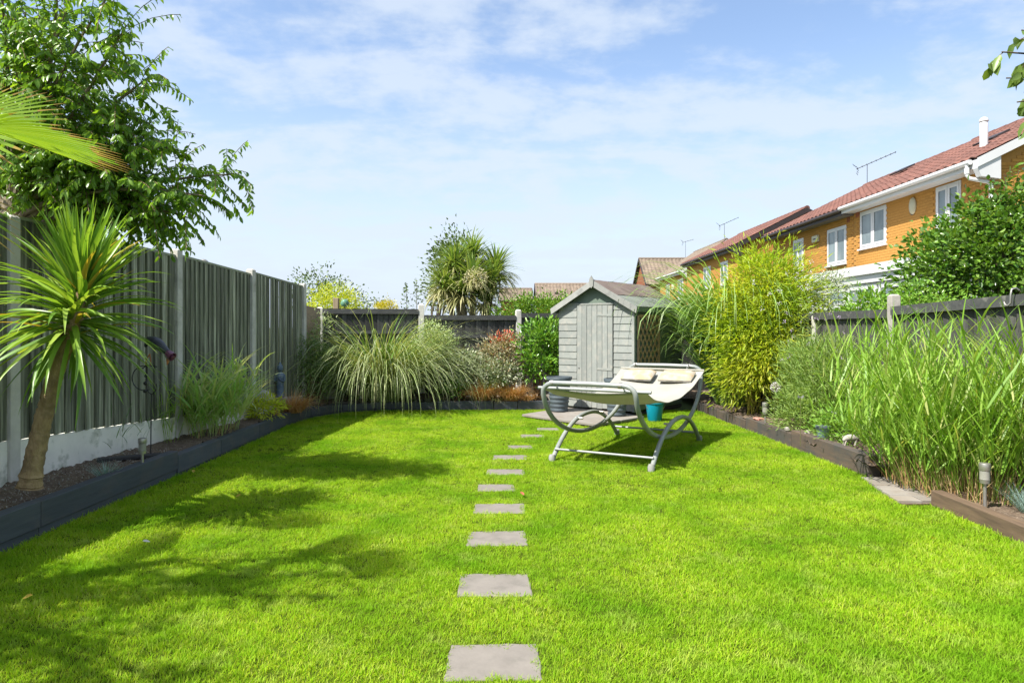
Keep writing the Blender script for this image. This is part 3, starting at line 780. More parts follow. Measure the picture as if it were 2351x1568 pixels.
# ------------------------------------------------------------------ houses
def tile_mesh(name, w, l, mat, seg=6):
    """one interlocking tile: low wave across, thick front lip; local x across, y up the slope"""
    b = B(); vs = []
    for y, dz in ((0, 0.0), (l, -0.012)):
        for i in range(seg + 1):
            x = -w / 2 + w * i / seg
            vs.append((x, y, dz + 0.030 + 0.022 * math.sin(2 * PI * (i / seg) - 0.6)))
    for i in range(seg + 1):
        x = -w / 2 + w * i / seg
        vs.append((x, 0, 0.022 * math.sin(2 * PI * (i / seg) - 0.6)))
    n = seg + 1
    fs = [(i, i + 1, n + i + 1, n + i) for i in range(seg)] + [(2 * n + i, 2 * n + i + 1, i + 1, i) for i in range(seg)]
    b.add(vs, fs)
    me = b.mesh(name, mat, smooth=True)
    return me
TILE_RED = tile_mesh('roof_tile', 0.30, 0.37, M['red_tile'])
TILE_BROWN = tile_mesh('roof_tile', 0.30, 0.37, M['brown_tile'])
def tile_slope(parent, me, e0, e1, r0, keep=300, flip=False):
    """e0->e1 along the eaves, r0 above e0 on the ridge"""
    e0 = Vector(e0); e1 = Vector(e1); r0 = Vector(r0)
    x = (e1 - e0); L = x.length; x.normalize(); y = (r0 - e0); H = y.length; y.normalize(); z = x.cross(y)
    if z.z < 0: x = -x; e0, e1 = e1, e0; r0 = e0 + y * H; z = x.cross(y)
    nx = max(1, round(L / 0.30)); ny = max(1, round(H / 0.335))
    ms = []
    for j in range(ny):
        for i in range(nx):
            p = e0 + x * (L * (i + .5) / nx) + y * (H * j / ny) + z * 0.012
            m = Matrix((x * (L / nx / 0.30), y * (H / ny / 0.335), z)).transposed().to_4x4(); m.translation = p
            ms.append(m)
    pieces(parent, 'roof_tile', me, ms, keep, 'roof_tile_course')
BRICK = B().box((0, 0, 0), (0.026, 0.2185, 0.0685)).mesh('brick', M['brick'])
BRICK_X = B().box((0, 0, 0), (0.2185, 0.026, 0.0685)).mesh('brick', M['brick'])
def brick_wall_x(parent, x, y0, y1, z0, z1, holes, keep=300):
    """bricks on a wall facing -X; proud of the mortar by 6 mm"""
    ms = []; r = 0; z = z0 + 0.0375
    while z < z1:
        y = y0 + (0.1125 if r % 2 else 0.0)
        while y < y1:
            c = y + 0.1125
            if not any(h[0] - 0.09 < c < h[1] + 0.09 and h[2] - 0.03 < z < h[3] + 0.03 for h in holes) and c + 0.11 < y1:
                ms.append(Matrix.Translation((x + 0.009, c, z)))
            y += 0.225
        z += 0.075; r += 1
    pieces(parent, 'brick', BRICK, ms, keep, 'brick_course')
def window_x(parent, x, y0, y1, z0, z1, mull=0.5, sill=True):
    """white window in a wall facing -X"""
    f = B(); t = 0.07
    xa, xb = x - 0.004, x + 0.06
    f.rng(xa, xb, y0, y0 + t, z0, z1); f.rng(xa, xb, y1 - t, y1, z0, z1)
    f.rng(xa, xb, y0 + t, y1 - t, z1 - t, z1); f.rng(xa, xb, y0 + t, y1 - t, z0, z0 + t)
    ym = y0 + (y1 - y0) * mull
    if mull: f.rng(xa, xb, ym - 0.035, ym + 0.035, z0 + t, z1 - t)
    wn = f.build('window', M['upvc'], parent)
    spans = [(y0 + t, ym - 0.035), (ym + 0.035, y1 - t)] if mull else [(y0 + t, y1 - t)]
    for a, b in spans:
        B().rng(x + 0.002, x + 0.009, a, b, z0 + t, z1 - t).build('pane', M['glass'], wn)
        s = B(); q = 0.045
        s.rng(x - 0.016, x - 0.0045, a - .015, a + q, z0 + t - .015, z1 - t + .015); s.rng(x - 0.016, x - 0.0045, b - q, b + .015, z0 + t - .015, z1 - t + .015)
        s.rng(x - 0.016, x - 0.0045, a + q, b - q, z1 - t - q, z1 - t + .015); s.rng(x - 0.016, x - 0.0045, a + q, b - q, z0 + t - .015, z0 + t + q)
        s.build('sash', M['upvc'], wn)
    if sill: B().rng(x - 0.07, x + 0.02, y0 - 0.05, y1 + 0.05, z0 - 0.045, z0 - 0.003).build('sill', M['upvc'], wn)
    return wn
def house(name, label, x, y0, y1, ze, xr, zr, xback, trim, tile, gutter_mat, wall_mat=None, ov=0.36, near_gable=False, barge=None):
    """row house with its eaves along Y at x-ov, ridge at xr"""
    h = thing(name, label, 'house', (x, (y0 + y1) / 2, 0))
    wm = wall_mat or M['mortar']
    s = (zr - ze) / (xr - (x - ov)); zw = ze + s * ov - 0.06
    b = B(); xb = 2 * xr - x
    b.add([(x + .012, y0 + .012, 0), (xb, y0 + .012, 0), (xb, y1, 0), (x + .012, y1, 0), (x + .012, y0 + .012, zw), (xb, y0 + .012, zw), (xb, y1, zw), (x + .012, y1, zw), (xr, y0 + .012, zr - 0.08), (xr, y1, zr - 0.08)],
          [(3, 2, 1, 0), (0, 1, 5, 8, 4), (3, 7, 9, 6, 2), (0, 4, 7, 3), (1, 2, 6, 5), (4, 8, 9, 7), (5, 6, 9, 8)])
    b.build('wall', wm, h)
    oy = 0.18 if near_gable else 0.0
    # roof deck (both slopes), tiles on the side that shows
    dk = B()
    dk.plate([(x - ov, y0 - oy, ze - .02), (x - ov, y1, ze - .02), (xr, y1, zr - .02), (xr, y0 - oy, zr - .02)], (0, 0, 0.02))
    dk.plate([(2 * xr - x + ov, y0 - oy, ze - .02), (2 * xr - x + ov, y1, ze - .02), (xr, y1, zr - .02), (xr, y0 - oy, zr - .02)], (0, 0, 0.02))
    roof = dk.build('roof', M['dark_trim'], h)
    tile_slope(roof, tile, (x - ov - 0.03, y0 - oy, ze), (x - ov - 0.03, y1, ze), (xr, y0 - oy, zr))
    rg = B(); n = int((y1 - y0 + oy) / 0.45)
    for i in range(n):
        ya = y0 - oy + (y1 - y0 + oy) * i / n; yb = y0 - oy + (y1 - y0 + oy) * (i + 1) / n
        c = B().tube([(xr, ya + .004, zr - 0.02), (xr, yb - .004, zr - 0.02)], [0.115, 0.105], 10)
        c.build('ridge_tile', tile.materials[0], roof, smooth=True)
    B().rng(x - ov + .01, x + .012, y0 - (oy and .02), y1, ze - 0.20, ze - 0.175).build('soffit', trim if trim != M['dark_trim'] else M['grey_soffit'], h)
    B().rng(x - ov - .012, x - ov + .01, y0, y1, ze - 0.21, ze - 0.015).build('fascia', trim, h)
    gp = [(x - ov - 0.075, y0, ze - 0.06), (x - ov - 0.075, y1, ze - 0.06)]
    B().tube(gp, 0.058, 10).build('gutter', gutter_mat, h, smooth=True)
    if near_gable:
        bm = barge or trim
        t = -0.20
        d0 = Vector((x - ov - 0.04, y0 + t, ze)); d1 = Vector((xr, y0 + t, zr)); d2 = Vector((2 * xr - x + ov + .04, y0 + t, ze))
        dn = Vector((0, 0, -0.21))
        for a, c in ((d0, d1), (d2, d1)):
            B().plate([a + Vector((0, 0, -.01)), c + Vector((0, 0, -.01)), c + dn, a + dn], (0, 0.022, 0)).build('bargeboard', bm, h)
        # box end of the eaves
        B().plate([(x - ov - 0.02, y0 - .17, ze - 0.03), (x + 0.12, y0 - .17, ze - 0.03 + s * (ov + .14)), (x + 0.12, y0 - .17, ze - 0.46), (x - ov + .05, y0 - .17, ze - 0.40), (x - ov - 0.02, y0 - .17, ze - 0.22)], (0, 0.16, 0)).build('box_end', bm, h)
        B().plate([(x - ov, y0 - .15, ze - .16), (xr, y0 - .15, zr - .16), (xr, y0 + .01, zr - .16), (x - ov, y0 + .01, ze - .16)], (0, 0, -0.02)).build('verge_soffit', bm, h)
    return h
XW = 10.5
H1 = house('brick_house', 'orange brick house with white gutter and red tiled roof, nearest on the right', XW, 15.0, 21.0, 5.22, 14.2, 7.25, None, M['upvc'], TILE_RED, M['upvc'], near_gable=True)
w1 = [(19.15, 20.60, 3.88, 4.98), (15.98, 16.92, 3.86, 4.98)]
for a in w1: window_x(H1, XW, *a, mull=0.5)
brick_wall_x(H1, XW, 15.0, 21.0, 2.45, 5.06, w1)
ms = []
for r in range(60):
    z = 2.5 + 0.075 * r
    if z > 6.2: break
    for i in range(10):
        x = XW + 0.03 + 0.225 * i + (0.1125 if r % 2 else 0) + 0.1125
        if z < 5.0 + (x - XW) * 0.5: ms.append(Matrix.Translation((x, 15.012, z)))
pieces(H1, 'gable_brick', BRICK_X, ms, 300, 'gable_brick_course')
H2 = house('brick_house', 'orange brick house with dark gutter, second from the right in the row', XW, 21.0, 27.5, 5.17, 14.2, 7.20, None, M['dark_trim'], TILE_RED, M['dark_trim'])
w2 = [(21.45, 22.75, 3.55, 4.75), (24.6, 25.5, 3.6, 4.75)]
for a in w2: window_x(H2, XW, *a, mull=0.5)
brick_wall_x(H2, XW, 21.0, 27.5, 2.3, 5.0, w2, 300)
for (y, z) in ((21.3, 4.86), (20.75, 4.93)):
    B().rng(XW - 0.012, XW + 0.02, y - 0.1, y + 0.1, z - 0.06, z + 0.12).build('red_brick_pad', M['red_brick'], H2 if y > 21 else H1)
H3 = house('brick_house', 'orange brick house with dark bargeboard gable, third in the row', 9.95, 30.0, 38.9, 5.1, 12.9, 6.75, None, M['dark_trim'], TILE_RED, M['dark_trim'], wall_mat=M['brick'], near_gable=True, ov=0.25)
for a in ((31.5, 32.6, 3.5, 4.6), (34.2, 35.5, 3.5, 4.6)): window_x(H3, 9.95, *a)
H4 = house('brick_house', 'small orange house with brown tiled roof and white gutter, fourth in the row', 10.1, 39.8, 46.6, 4.85, 12.45, 6.6, None, M['upvc'], TILE_BROWN, M['upvc'], wall_mat=M['brick'], near_gable=True, ov=0.2)
for a in ((40.3, 41.6, 3.2, 4.4), (43.8, 44.8, 3.3, 4.3)): window_x(H4, 10.1, *a)
# far houses whose roof slope faces the garden
def far_house(name, label, xa, xb, Y, ze, zr, depth, tile, hip=0.0, keep=300, gable_mat=None):
    h = thing(name, label, 'house', ((xa + xb) / 2, Y + depth / 2, 0))
    B().add([(xa + .2, Y + .3, 0), (xb - .2, Y + .3, 0), (xb - .2, Y + depth - .3, 0), (xa + .2, Y + depth - .3, 0), (xa + .2, Y + .3, ze), (xb - .2, Y + .3, ze), (xb - .2, Y + depth - .3, ze), (xa + .2, Y + depth - .3, ze), (xa + .2, Y + depth / 2, zr - .1), (xb - .2, Y + depth / 2, zr - .1)],
            [(3, 2, 1, 0), (0, 1, 5, 4), (2, 3, 7, 6), (0, 4, 8, 7, 3), (1, 2, 6, 9, 5), (4, 5, 9, 8), (6, 7, 8, 9)]).build('wall', gable_mat or M['red_brick'], h)
    d = B()
    d.plate([(xa, Y, ze), (xb, Y, ze), (xb, Y + depth / 2, zr), (xa, Y + depth / 2, zr)], (0, 0, -0.03))
    d.plate([(xa, Y + depth, ze), (xb, Y + depth, ze), (xb, Y + depth / 2, zr), (xa, Y + depth / 2, zr)], (0, 0, -0.03))
    roof = d.build('roof', M['dark_trim'], h)
    tile_slope(roof, tile, (xa, Y, ze), (xb, Y, ze), (xa, Y + depth / 2, zr), keep)
    B().tube([(xa, Y + depth / 2, zr), (xb, Y + depth / 2, zr)], 0.12, 8).build('ridge', tile.materials[0], roof, smooth=True)
    for x in (xa, xb):
        for y in (Y, Y + depth):
            B().beam((x, y, ze - .03), (x, Y + depth / 2, zr - .03), 0.06, 0.16).build('bargeboard', M['dark_trim'], h)
    return h
F1 = far_house('brown_roof_house', 'far house with wide brown tiled roof left of the shed', 2.1, 8.2, 60, 3.9, 5.5, 7, TILE_BROWN)
B().lathe([(0.16, 0), (0.16, .12), (0.02, 0.2)], (4.0, 61.2, 4.5), 10).build('roof_vent', M['dark_trim'], F1)
F2 = far_house('brown_roof_house', 'far house with small reddish roof end beside the big cordyline', -1.2, 1.9, 62, 3.9, 5.1, 5, TILE_BROWN)
F3 = far_house('brown_roof_house', 'far house with brown roof rising behind the shed and below the row', 10.2, 17.8, 52, 4.75, 7.0, 6.0, TILE_BROWN)
B().lathe([(0.16, 0), (0.16, .12), (0.02, 0.2)], (11.9, 53.0, 5.4), 10).build('roof_vent', M['dark_trim'], F3)

# ground-floor extension of the near house
X0 = 8.7
ex = thing('house_extension', 'white framed ground-floor extension of the nearest brick house', 'extension', (9.5, 17, 0))
B().rng(X0 + .05, XW + .005, 14.7, 20.2, 0, 2.62).build('wall', M['upvc'], ex)
B().rng(X0 - 0.12, XW + .006, 14.5, 20.4, 2.82, 3.05).build('fascia', M['upvc'], ex)
B().rng(X0 - 0.05, XW + .006, 14.6, 20.3, 2.622, 2.818).build('frieze', M['upvc'], ex)
for (ya, yb) in ((14.95, 16.2), (16.3, 17.7), (17.8, 19.6)):
    window_x(ex, X0, ya, yb, 2.06, 2.58, mull=0)
    window_x(ex, X0, ya, yb, 0.9, 2.0, mull=0, sill=True)

# roof furniture
fl = thing('flue_pipe', 'white flue pipe with domed cap on the red roof', 'flue', (11.4, 16.5, 5.9))
zf = 5.22 + (7.25 - 5.22) * (11.4 - (XW - .36)) / (14.2 - XW + .36)
B().lathe([(0.075, zf - .1), (0.075, zf + 0.28)], (11.4, 16.5, 0), 16).build('base_sleeve', M['concrete'], fl, smooth=True)
B().lathe([(0.09, zf + .02), (0.09, zf + 0.66), (0.078, zf + 0.68)], (11.4, 16.5, 0), 16).build('pipe', M['upvc'], fl, smooth=True)
B().lathe([(0.08, zf + .69), (0.10, zf + .70), (0.10, zf + .735), (0.07, zf + .785), (0.01, zf + .81)], (11.4, 16.5, 0), 16).build('cap', M['upvc'], fl, smooth=True)
fl.location.z = zf
WMf = fl
for i, (yy, tt, nm) in enumerate(((17.6, 0.55, 'nearest the flue'), (23.4, 0.8, 'above the second house'))):
    x = XW - .36 + (14.2 - XW + .36) * tt; z = 5.22 + 2.03 * tt
    o = B().box((0, 0, 0.06), (0.5, 0.75, 0.05)).build('roof_vent_tile', M['dark_trim'], None, world=Matrix.Translation((x, yy, z + .02)) @ Matrix.Rotation(-math.atan2(2.03, 4.06), 4, 'Y'))
    tag(o, 'flat dark vent tile on the red roof, ' + nm, 'roof vent', 'vent tiles on the red roof')
dp = thing('downpipe', 'white downpipe bending from the gutter to the gable wall', 'pipe', (10.6, 14.9, 0))
B().tube([(10.06, 15.1, 5.12), (10.06, 15.1, 4.88), (10.1, 15.08, 4.82), (10.40, 14.95, 4.72), (10.48, 14.94, 4.66), (10.48, 14.94, 2.0)], 0.042, 10).build('pipe', M['upvc'], dp, smooth=True)
B().tube([(10.06, 15.1, 5.05), (10.06, 15.1, 4.92)], 0.055, 10).build('collar', M['upvc'], dp, smooth=True)
al = thing('alarm_box', 'oval cream alarm box under the eaves of the nearest house', 'alarm box', (XW, 17.85, 4.7))
B().lathe([(0.02, 0.0), (0.15, 0.0), (0.165, 0.02), (0.155, 0.05), (0.10, 0.075), (0.01, 0.085)], (XW - .004, 17.85, 4.7), 20, Matrix.Rotation(R(-90), 3, 'Y'), sx=1.35, sy=0.85).build('cover', M['cream_plastic'], al, smooth=True)
B().lathe([(0.17, -0.004), (0.17, 0.012)], (XW - .006, 17.9, 4.7), 20, Matrix.Rotation(R(-90), 3, 'Y'), sx=1.35, sy=0.85).build('back_plate', M['dark_trim'], al, smooth=True)
al2 = thing('alarm_box', 'rectangular white alarm box on the second brick house', 'alarm box', (XW, 23.5, 4.55))
B().rng(XW - .09, XW - .004, 23.3, 23.75, 4.45, 4.68).build('cover', M['cream_plastic'], al2, bevel=0.02)
B().rng(XW - .094, XW - .0905, 23.42, 23.63, 4.54, 4.58).build('lettering_band', M['dark_trim'], al2)
al3 = thing('alarm_box', 'tiny cream alarm box on the fourth house', 'alarm box', (10.1, 42.6, 4.0))
B().rng(10.0, 10.095, 42.4, 42.85, 3.85, 4.2).build('cover', M['cream_plastic'], al3, bevel=0.02)
def aerial(label, base, top, boom, lenb, nel, s=1.0):
    a = thing('tv_aerial', label, 'aerial', base, 'aerials on the house roofs')
    base = Vector(base); top = Vector(top); boom = Vector(boom).normalized()
    B().tube([base, top], 0.011 * s, 6).build('mast', M['black'], a)
    B().tube([top - boom * lenb * .28, top + boom * lenb * .72], 0.014 * s, 6).build('boom', M['black'], a)
    side = boom.cross(Vector((0, 0, 1))).normalized()
    for i in range(nel):
        p = top + boom * lenb * (-.24 + .94 * i / (nel - 1))
        B().tube([p - side * 0.14 * s, p + side * 0.14 * s], 0.009 * s, 5).build('element', M['black'], a)
    upv = side.cross(boom)
    for sg in (-1, 1):
        for q in range(3):
            p = top - boom * (lenb * .25) + upv * sg * (0.06 + .07 * q) - boom * 0.04 * q
            B().tube([p - side * 0.2 * s, p + side * 0.2 * s], 0.01 * s, 5).build('reflector_rod', M['black'], a)
aerial('black rooftop aerial angled up, above the two red roofs', (14.25, 27.4, 7.1), (14.25, 27.4, 8.05), (0.75, -0.5, 0.32), 1.5, 9)
aerial('small black aerial above the fourth house roof', (12.5, 40.2, 6.5), (12.5, 40.2, 7.6), (0.8, -0.4, 0.35), 1.2, 6)
aerial('tiny black aerial over the farthest brown roof on the right', (14.0, 55.1, 6.9), (14.0, 55.1, 8.4), (0.8, -0.4, 0.2), 0.9, 5)
# washing line behind the right fence
o = B().tube([(4.9 + 0.35 * t, 8.6 - 2.9 * t, 1.80 + 0.12 * t - 0.10 * t * (1 - t)) for t in np.linspace(0, 1, 14)], 0.005, 5).build('washing_line', M['red_cord'])
tag(o, 'thin red cord strung above the right fence in front of the hedge bush', 'cord')
# ------------------------------------------------------------------ foliage tools
def unit(a): return a / np.maximum(np.linalg.norm(a, axis=-1, keepdims=True), 1e-9)
def rand_dirs(r, n):
    return unit(r.normal(size=(n, 3)))
def leaf_arrays(C, D, Nn, L, Wd, fold=0.22, hi=False, droop=0.0):
    """leaves at C pointing along D, upper side Nn"""
    n = len(C); L = np.broadcast_to(L, n)[:, None]; Wd = np.broadcast_to(Wd, n)[:, None]
    D = unit(D); Sd = unit(np.cross(D, Nn)); Nn = np.cross(Sd, D)
    if not hi:
        V = np.stack([C, C + D * L * .45 + Sd * Wd * .5 + Nn * Wd * fold, C + D * L - Nn * L * droop, C + D * L * .45 - Sd * Wd * .5 + Nn * Wd * fold], 1)
        f = np.array([[0, 2, 1], [0, 3, 2]])
    else:
        m1 = C + D * L * .33 - Nn * L * droop * .12; m2 = C + D * L * .68 - Nn * L * droop * .45
        V = np.stack([C, m1, m2, C + D * L * .97 - Nn * L * droop,
                      m1 + Sd * Wd * .46 + Nn * Wd * fold, m2 + Sd * Wd * .40 + Nn * Wd * fold,
                      m1 - Sd * Wd * .46 + Nn * Wd * fold, m2 - Sd * Wd * .40 + Nn * Wd * fold], 1)
        f = np.array([[0, 1, 4], [1, 2, 4], [4, 2, 5], [2, 3, 5], [0, 6, 1], [1, 6, 2], [6, 7, 2], [2, 7, 3]])
    k = V.shape[1]
    Fc = (f[None] + (np.arange(n) * k)[:, None, None]).reshape(-1, 3)
    return V.reshape(-1, 3), Fc
def blade_arrays(P0, az, L, lean, droop, wd, nseg=6, twist=0.0, wtip=0.04, pw=1.4):
    """arching blades: start lean (rad from vertical) towards az, bending over by droop along the length"""
    n = len(P0); s = np.linspace(0, 1, nseg + 1)
    L = np.broadcast_to(L, n); wd = np.broadcast_to(wd, n)
    ang = lean[:, None] + droop[:, None] * s[None] ** pw
    am = 0.5 * (ang[:, 1:] + ang[:, :-1])
    h = np.concatenate([np.zeros((n, 1)), np.cumsum(np.sin(am), 1)], 1) * (L / nseg)[:, None]
    v = np.concatenate([np.zeros((n, 1)), np.cumsum(np.cos(am), 1)], 1) * (L / nseg)[:, None]
    ca, sa = np.cos(az)[:, None], np.sin(az)[:, None]
    P = np.stack([P0[:, 0:1] + h * ca, P0[:, 1:2] + h * sa, P0[:, 2:3] + v], 2)
    ta = az + PI / 2 + twist
    side = np.stack([np.cos(ta), np.sin(ta), np.zeros(n)], 1)[:, None, :]
    prof = np.clip(np.minimum(0.55 + 2.5 * s, 1.0) * (1 - s ** 2.2) + wtip * (s >= 1), 0.02, 1)
    wv = wd[:, None] * prof[None] * 0.5
    A = P + side * wv[..., None]; Bv = P - side * wv[..., None]
    V = np.stack([A, Bv], 2).reshape(n, -1, 3)
    k = 2 * (nseg + 1)
    f = np.array([[2 * i, 2 * i + 1, 2 * i + 3, 2 * i + 2] for i in range(nseg)])
    Fc = (f[None] + (np.arange(n) * k)[:, None, None]).reshape(-1, 4)
    return V.reshape(-1, 3), Fc
def merge(parts):
    V = []; Fs = []; o = 0
    for v, f in parts:
        V.append(v); Fs.append(f + o); o += len(v)
    return np.concatenate(V), np.concatenate(Fs)

def grass_clump(name, label, cat, base, spread, n, L, lean, droop, wd, mat, seed, nseg=6, bias=None, sq=1.0, dead=None, part='blade_tuft', group=None, pw=1.4, stalks=None):
    """a clump of arching blades; spread = (rx, ry) of the crown of roots"""
    r = np.random.default_rng(seed)
    t = thing(name, label, cat, base, group)
    def mk(n, L, lean, droop, wd, mat, nm):
        a = r.random(n) * 2 * PI; q = np.sqrt(r.random(n))
        P0 = np.stack([base[0] + np.cos(a) * q * spread[0], base[1] + np.sin(a) * q * spread[1], np.full(n, base[2]) - 0.01], 1)
        az = a + r.normal(size=n) * 0.7
        if bias is not None:
            bx = np.cos(az) + bias[0]; by = np.sin(az) + bias[1]; az = np.arctan2(by, bx)
        Ls = L[0] + (L[1] - L[0]) * r.random(n) ** 0.8
        ln = np.abs(lean[0] + (lean[1] - lean[0]) * (q * 0.6 + 0.4 * r.random(n)))
        dr = droop[0] + (droop[1] - droop[0]) * r.random(n)
        V, Fc = blade_arrays(P0, az, Ls, ln, dr, wd * (0.6 + 0.7 * r.random(n)), nseg, r.normal(size=n) * 0.5, pw=pw)
        V[:, 2] = np.maximum(V[:, 2], 0.012 + 0.01 * r.random(len(V)))
        o = np_obj(nm, V, Fc, mat, t, smooth=True)
        return o
    mk(n, L, lean, droop, wd, mat, part)
    if dead: mk(dead[0], dead[1], dead[2], dead[3], dead[4], dead[5], 'dead_blade_tuft')
    return t

def lumpy(r, n_cl, rad, surf=0.75):
    """clump centres in a unit ball, most of them near its skin, thinned underneath"""
    d = rand_dirs(r, n_cl * 2); d = d[d[:, 2] > -0.75][:n_cl]
    q = np.where(r.random(len(d)) < surf, 0.72 + 0.30 * r.random(len(d)), r.random(len(d)) ** 0.5 * 0.8)
    return d * q[:, None] * np.asarray(rad)[None]
def shrub(name, label, cat, base, centre, rad, n_cl, per, leafL, leafW, mat, seed, cl_size=0.12, up=0.25, droop=0.1, stem_mat='stem_brown',
          hi=False, nstem=9, surf=0.75, extra=None, group=None, out=0.8, stem_r=0.012, part='foliage', leaf_up=0.6, keepbox=None):
    """shrub or bush: leaf clumps spread through a lumpy ellipsoid, on stems from the base"""
    r = np.random.default_rng(seed)
    t = thing(name, label, cat, base, group)
    centre = np.asarray(centre, float); rad = np.asarray(rad, float)
    cl = lumpy(r, n_cl, rad, surf)
    if keepbox is not None: cl = cl[keepbox(cl + centre)]
    cc = cl + centre
    k = len(cc)
    sz = cl_size * (0.6 + 0.8 * r.random(k))
    off = r.normal(size=(k, per, 3)) * sz[:, None, None] * np.array([1, 1, 0.8])
    C = (cc[:, None, :] + off).reshape(-1, 3)
    outd = unit(cl / rad + r.normal(size=(k, 3)) * 0.2)
    D = (outd[:, None, :] * out + unit(off) * 0.9 + r.normal(size=(k, per, 3)) * 0.45 + np.array([0, 0, up])).reshape(-1, 3)
    Nn = (r.normal(size=(k * per, 3)) * 0.55 + np.array([0, 0, leaf_up]) + np.repeat(outd, per, 0) * 0.5)
    ok = C[:, 2] > base[2] + 0.02
    C, D, Nn = C[ok], D[ok], Nn[ok]; n = len(C)
    L = leafL * (0.65 + 0.6 * r.random(n)); Wd = leafW * (0.7 + 0.5 * r.random(n))
    V, Fc = leaf_arrays(C, D, Nn, L, Wd, hi=hi, droop=droop)
    V[:, 2] = np.maximum(V[:, 2], base[2] + 0.005)
    np_obj(part, V, Fc, mat, t, smooth=hi)
    for i in range(min(nstem, k)):
        e = cc[int(r.integers(k))]
        b0 = np.array(base) + np.append(r.normal(size=2) * min(rad[0], rad[1]) * 0.15, -0.02)
        mid = (b0 + e) / 2 + np.array([0, 0, 0.15 * rad[2]]) + r.normal(size=3) * 0.06 * rad
        B().tube([b0, b0 * .5 + mid * .5 + r.normal(size=3) * .01, mid, e], [stem_r, stem_r * .85, stem_r * .6, stem_r * .25], 5).build('stem', M[stem_mat], t)
    if extra: extra(t, r, cc)
    return t

# ------------------------------------------------------------------ lawn grass
def grass_template(seed, nb, hmin, hmax, wd, rad):
    r = np.random.default_rng(seed)
    a = r.random(nb) * 2 * PI; q = np.sqrt(r.random(nb)) * rad
    P0 = np.stack([np.cos(a) * q, np.sin(a) * q, np.full(nb, -0.004)], 1)
    V, Fc = blade_arrays(P0, r.random(nb) * 2 * PI, hmin + (hmax - hmin) * r.random(nb), r.random(nb) * 0.75, 0.3 + r.random(nb) * 1.0, wd * (.7 + .6 * r.random(nb)), 3, r.normal(size=nb) * .6)
    return bpy.data.objects.new('grass_tuft', np_mesh('grass_tuft', V, Fc, M['grass'], True))
M['grass'] = leafmat('lawn_grass', [(0.17, 0.33, 0.007), (0.26, 0.45, 0.012), (0.39, 0.53, 0.04), (0.21, 0.39, 0.009), (0.43, 0.52, 0.10)], trans=0.48, rough=0.6, spec=0.06, patch=(0.185, 0.375, 0.014), patch_scale=1.5, patch2=(0.47, 0.55, 0.14))
def inside_poly(x, y, poly):
    c = np.zeros(len(x), bool); j = len(poly) - 1
    for i in range(len(poly)):
        xi, yi = poly[i]; xj, yj = poly[j]
        c ^= ((yi > y) != (yj > y)) & (x < (xj - xi) * (y - yi) / (yj - yi + 1e-12) + xi)
        j = i
    return c
def lawn_points():
    r = np.random.default_rng(3)
    X = []; Y = []
    for (y0, y1, dens) in ((1.6, 3.6, 2300), (3.6, 4.6, 2300), (4.6, 6.2, 1900), (6.2, 8.5, 1500), (8.5, 13, 1150)):
        n = int((y1 - y0) * 7.2 * dens)
        X.append(r.random(n) * 7.2 - 3.55); Y.append(y0 + (y1 - y0) * r.random(n))
    x = np.concatenate(X); y = np.concatenate(Y)
    ok = inside_poly(x, y, LAWN)
    ok &= np.abs(x) < 0.80 * y + 0.25                    # what the garden view takes in, with a margin to the sides
    patio = [tuple(p) for p in (A_, B_, C_, D_)]
    ok &= ~inside_poly(x, y, patio)
    ok &= ~((x > 3.33) & (y > 5.85) & (y < 6.98) & (x > 3.375 + (y - 5.95) * 0.19))
    for (cx, cy, hw, hd, a) in SLAB_RECTS:
        dx = x - cx; dy = y - cy
        u = dx * math.cos(a) + dy * math.sin(a); v = -dx * math.sin(a) + dy * math.cos(a)
        wob = 0.012 * np.sin(u * 40 + cy * 9) + 0.012 * np.sin(v * 37 + cx * 5)
        ok &= ~((np.abs(u) < hw - 0.006 + wob * 1.3) & (np.abs(v) < hd - 0.010 + wob * 1.3))
    return x[ok], y[ok], r
gx, gy, r = lawn_points()
n = len(gx)
edge = np.minimum(np.abs(gx + 3.46), np.abs(gx - 3.55))
sc = 0.72 + 0.75 * r.random(n) ** 1.5 + 0.25 * np.sin(gx * 2.1 + 1.3 * np.sin(gy * 1.7)) * np.sin(gy * 2.4 + gx) * 0.6 + np.where(edge < 0.07, 0.9 * r.random(n), 0)
pm = bpy.data.meshes.new('grass_points')
pm.vertices.add(n); pm.vertices.foreach_set('co', np.stack([gx, gy, np.zeros(n)], 1).astype(np.float32).ravel())
at = pm.attributes.new('size', 'FLOAT', 'POINT'); at.data.foreach_set('value', sc.astype(np.float32))
at = pm.attributes.new('spin', 'FLOAT_VECTOR', 'POINT')
at.data.foreach_set('vector', np.stack([r.normal(size=n) * .12, r.normal(size=n) * .12, r.random(n) * 6.283], 1).astype(np.float32).ravel())
at = pm.attributes.new('pick', 'INT', 'POINT'); at.data.foreach_set('value', r.integers(0, 4, n).astype(np.int32))
pm.materials.append(M['grass'])
go = attach(bpy.data.objects.new('lawn_grass', pm))
tag(go, 'short bright green lawn grass filling the middle of the garden', 'grass', kind='stuff')
ng = bpy.data.node_groups.new('lawn_tufts', 'GeometryNodeTree')
ng.interface.new_socket('Geometry', in_out='INPUT', socket_type='NodeSocketGeometry')
ng.interface.new_socket('Geometry', in_out='OUTPUT', socket_type='NodeSocketGeometry')
gi = ng.nodes.new('NodeGroupInput'); gout = ng.nodes.new('NodeGroupOutput')
ip = ng.nodes.new('GeometryNodeInstanceOnPoints'); ip.inputs['Pick Instance'].default_value = True
jg = ng.nodes.new('GeometryNodeGeometryToInstance')
for k in range(4):
    oi = ng.nodes.new('GeometryNodeObjectInfo')
    tmpl = grass_template(50 + k, 12, 0.014, 0.038, 0.0034, 0.026)
    oi.inputs['Object'].default_value = tmpl
    ng.links.new(oi.outputs['Geometry'], jg.inputs[0])
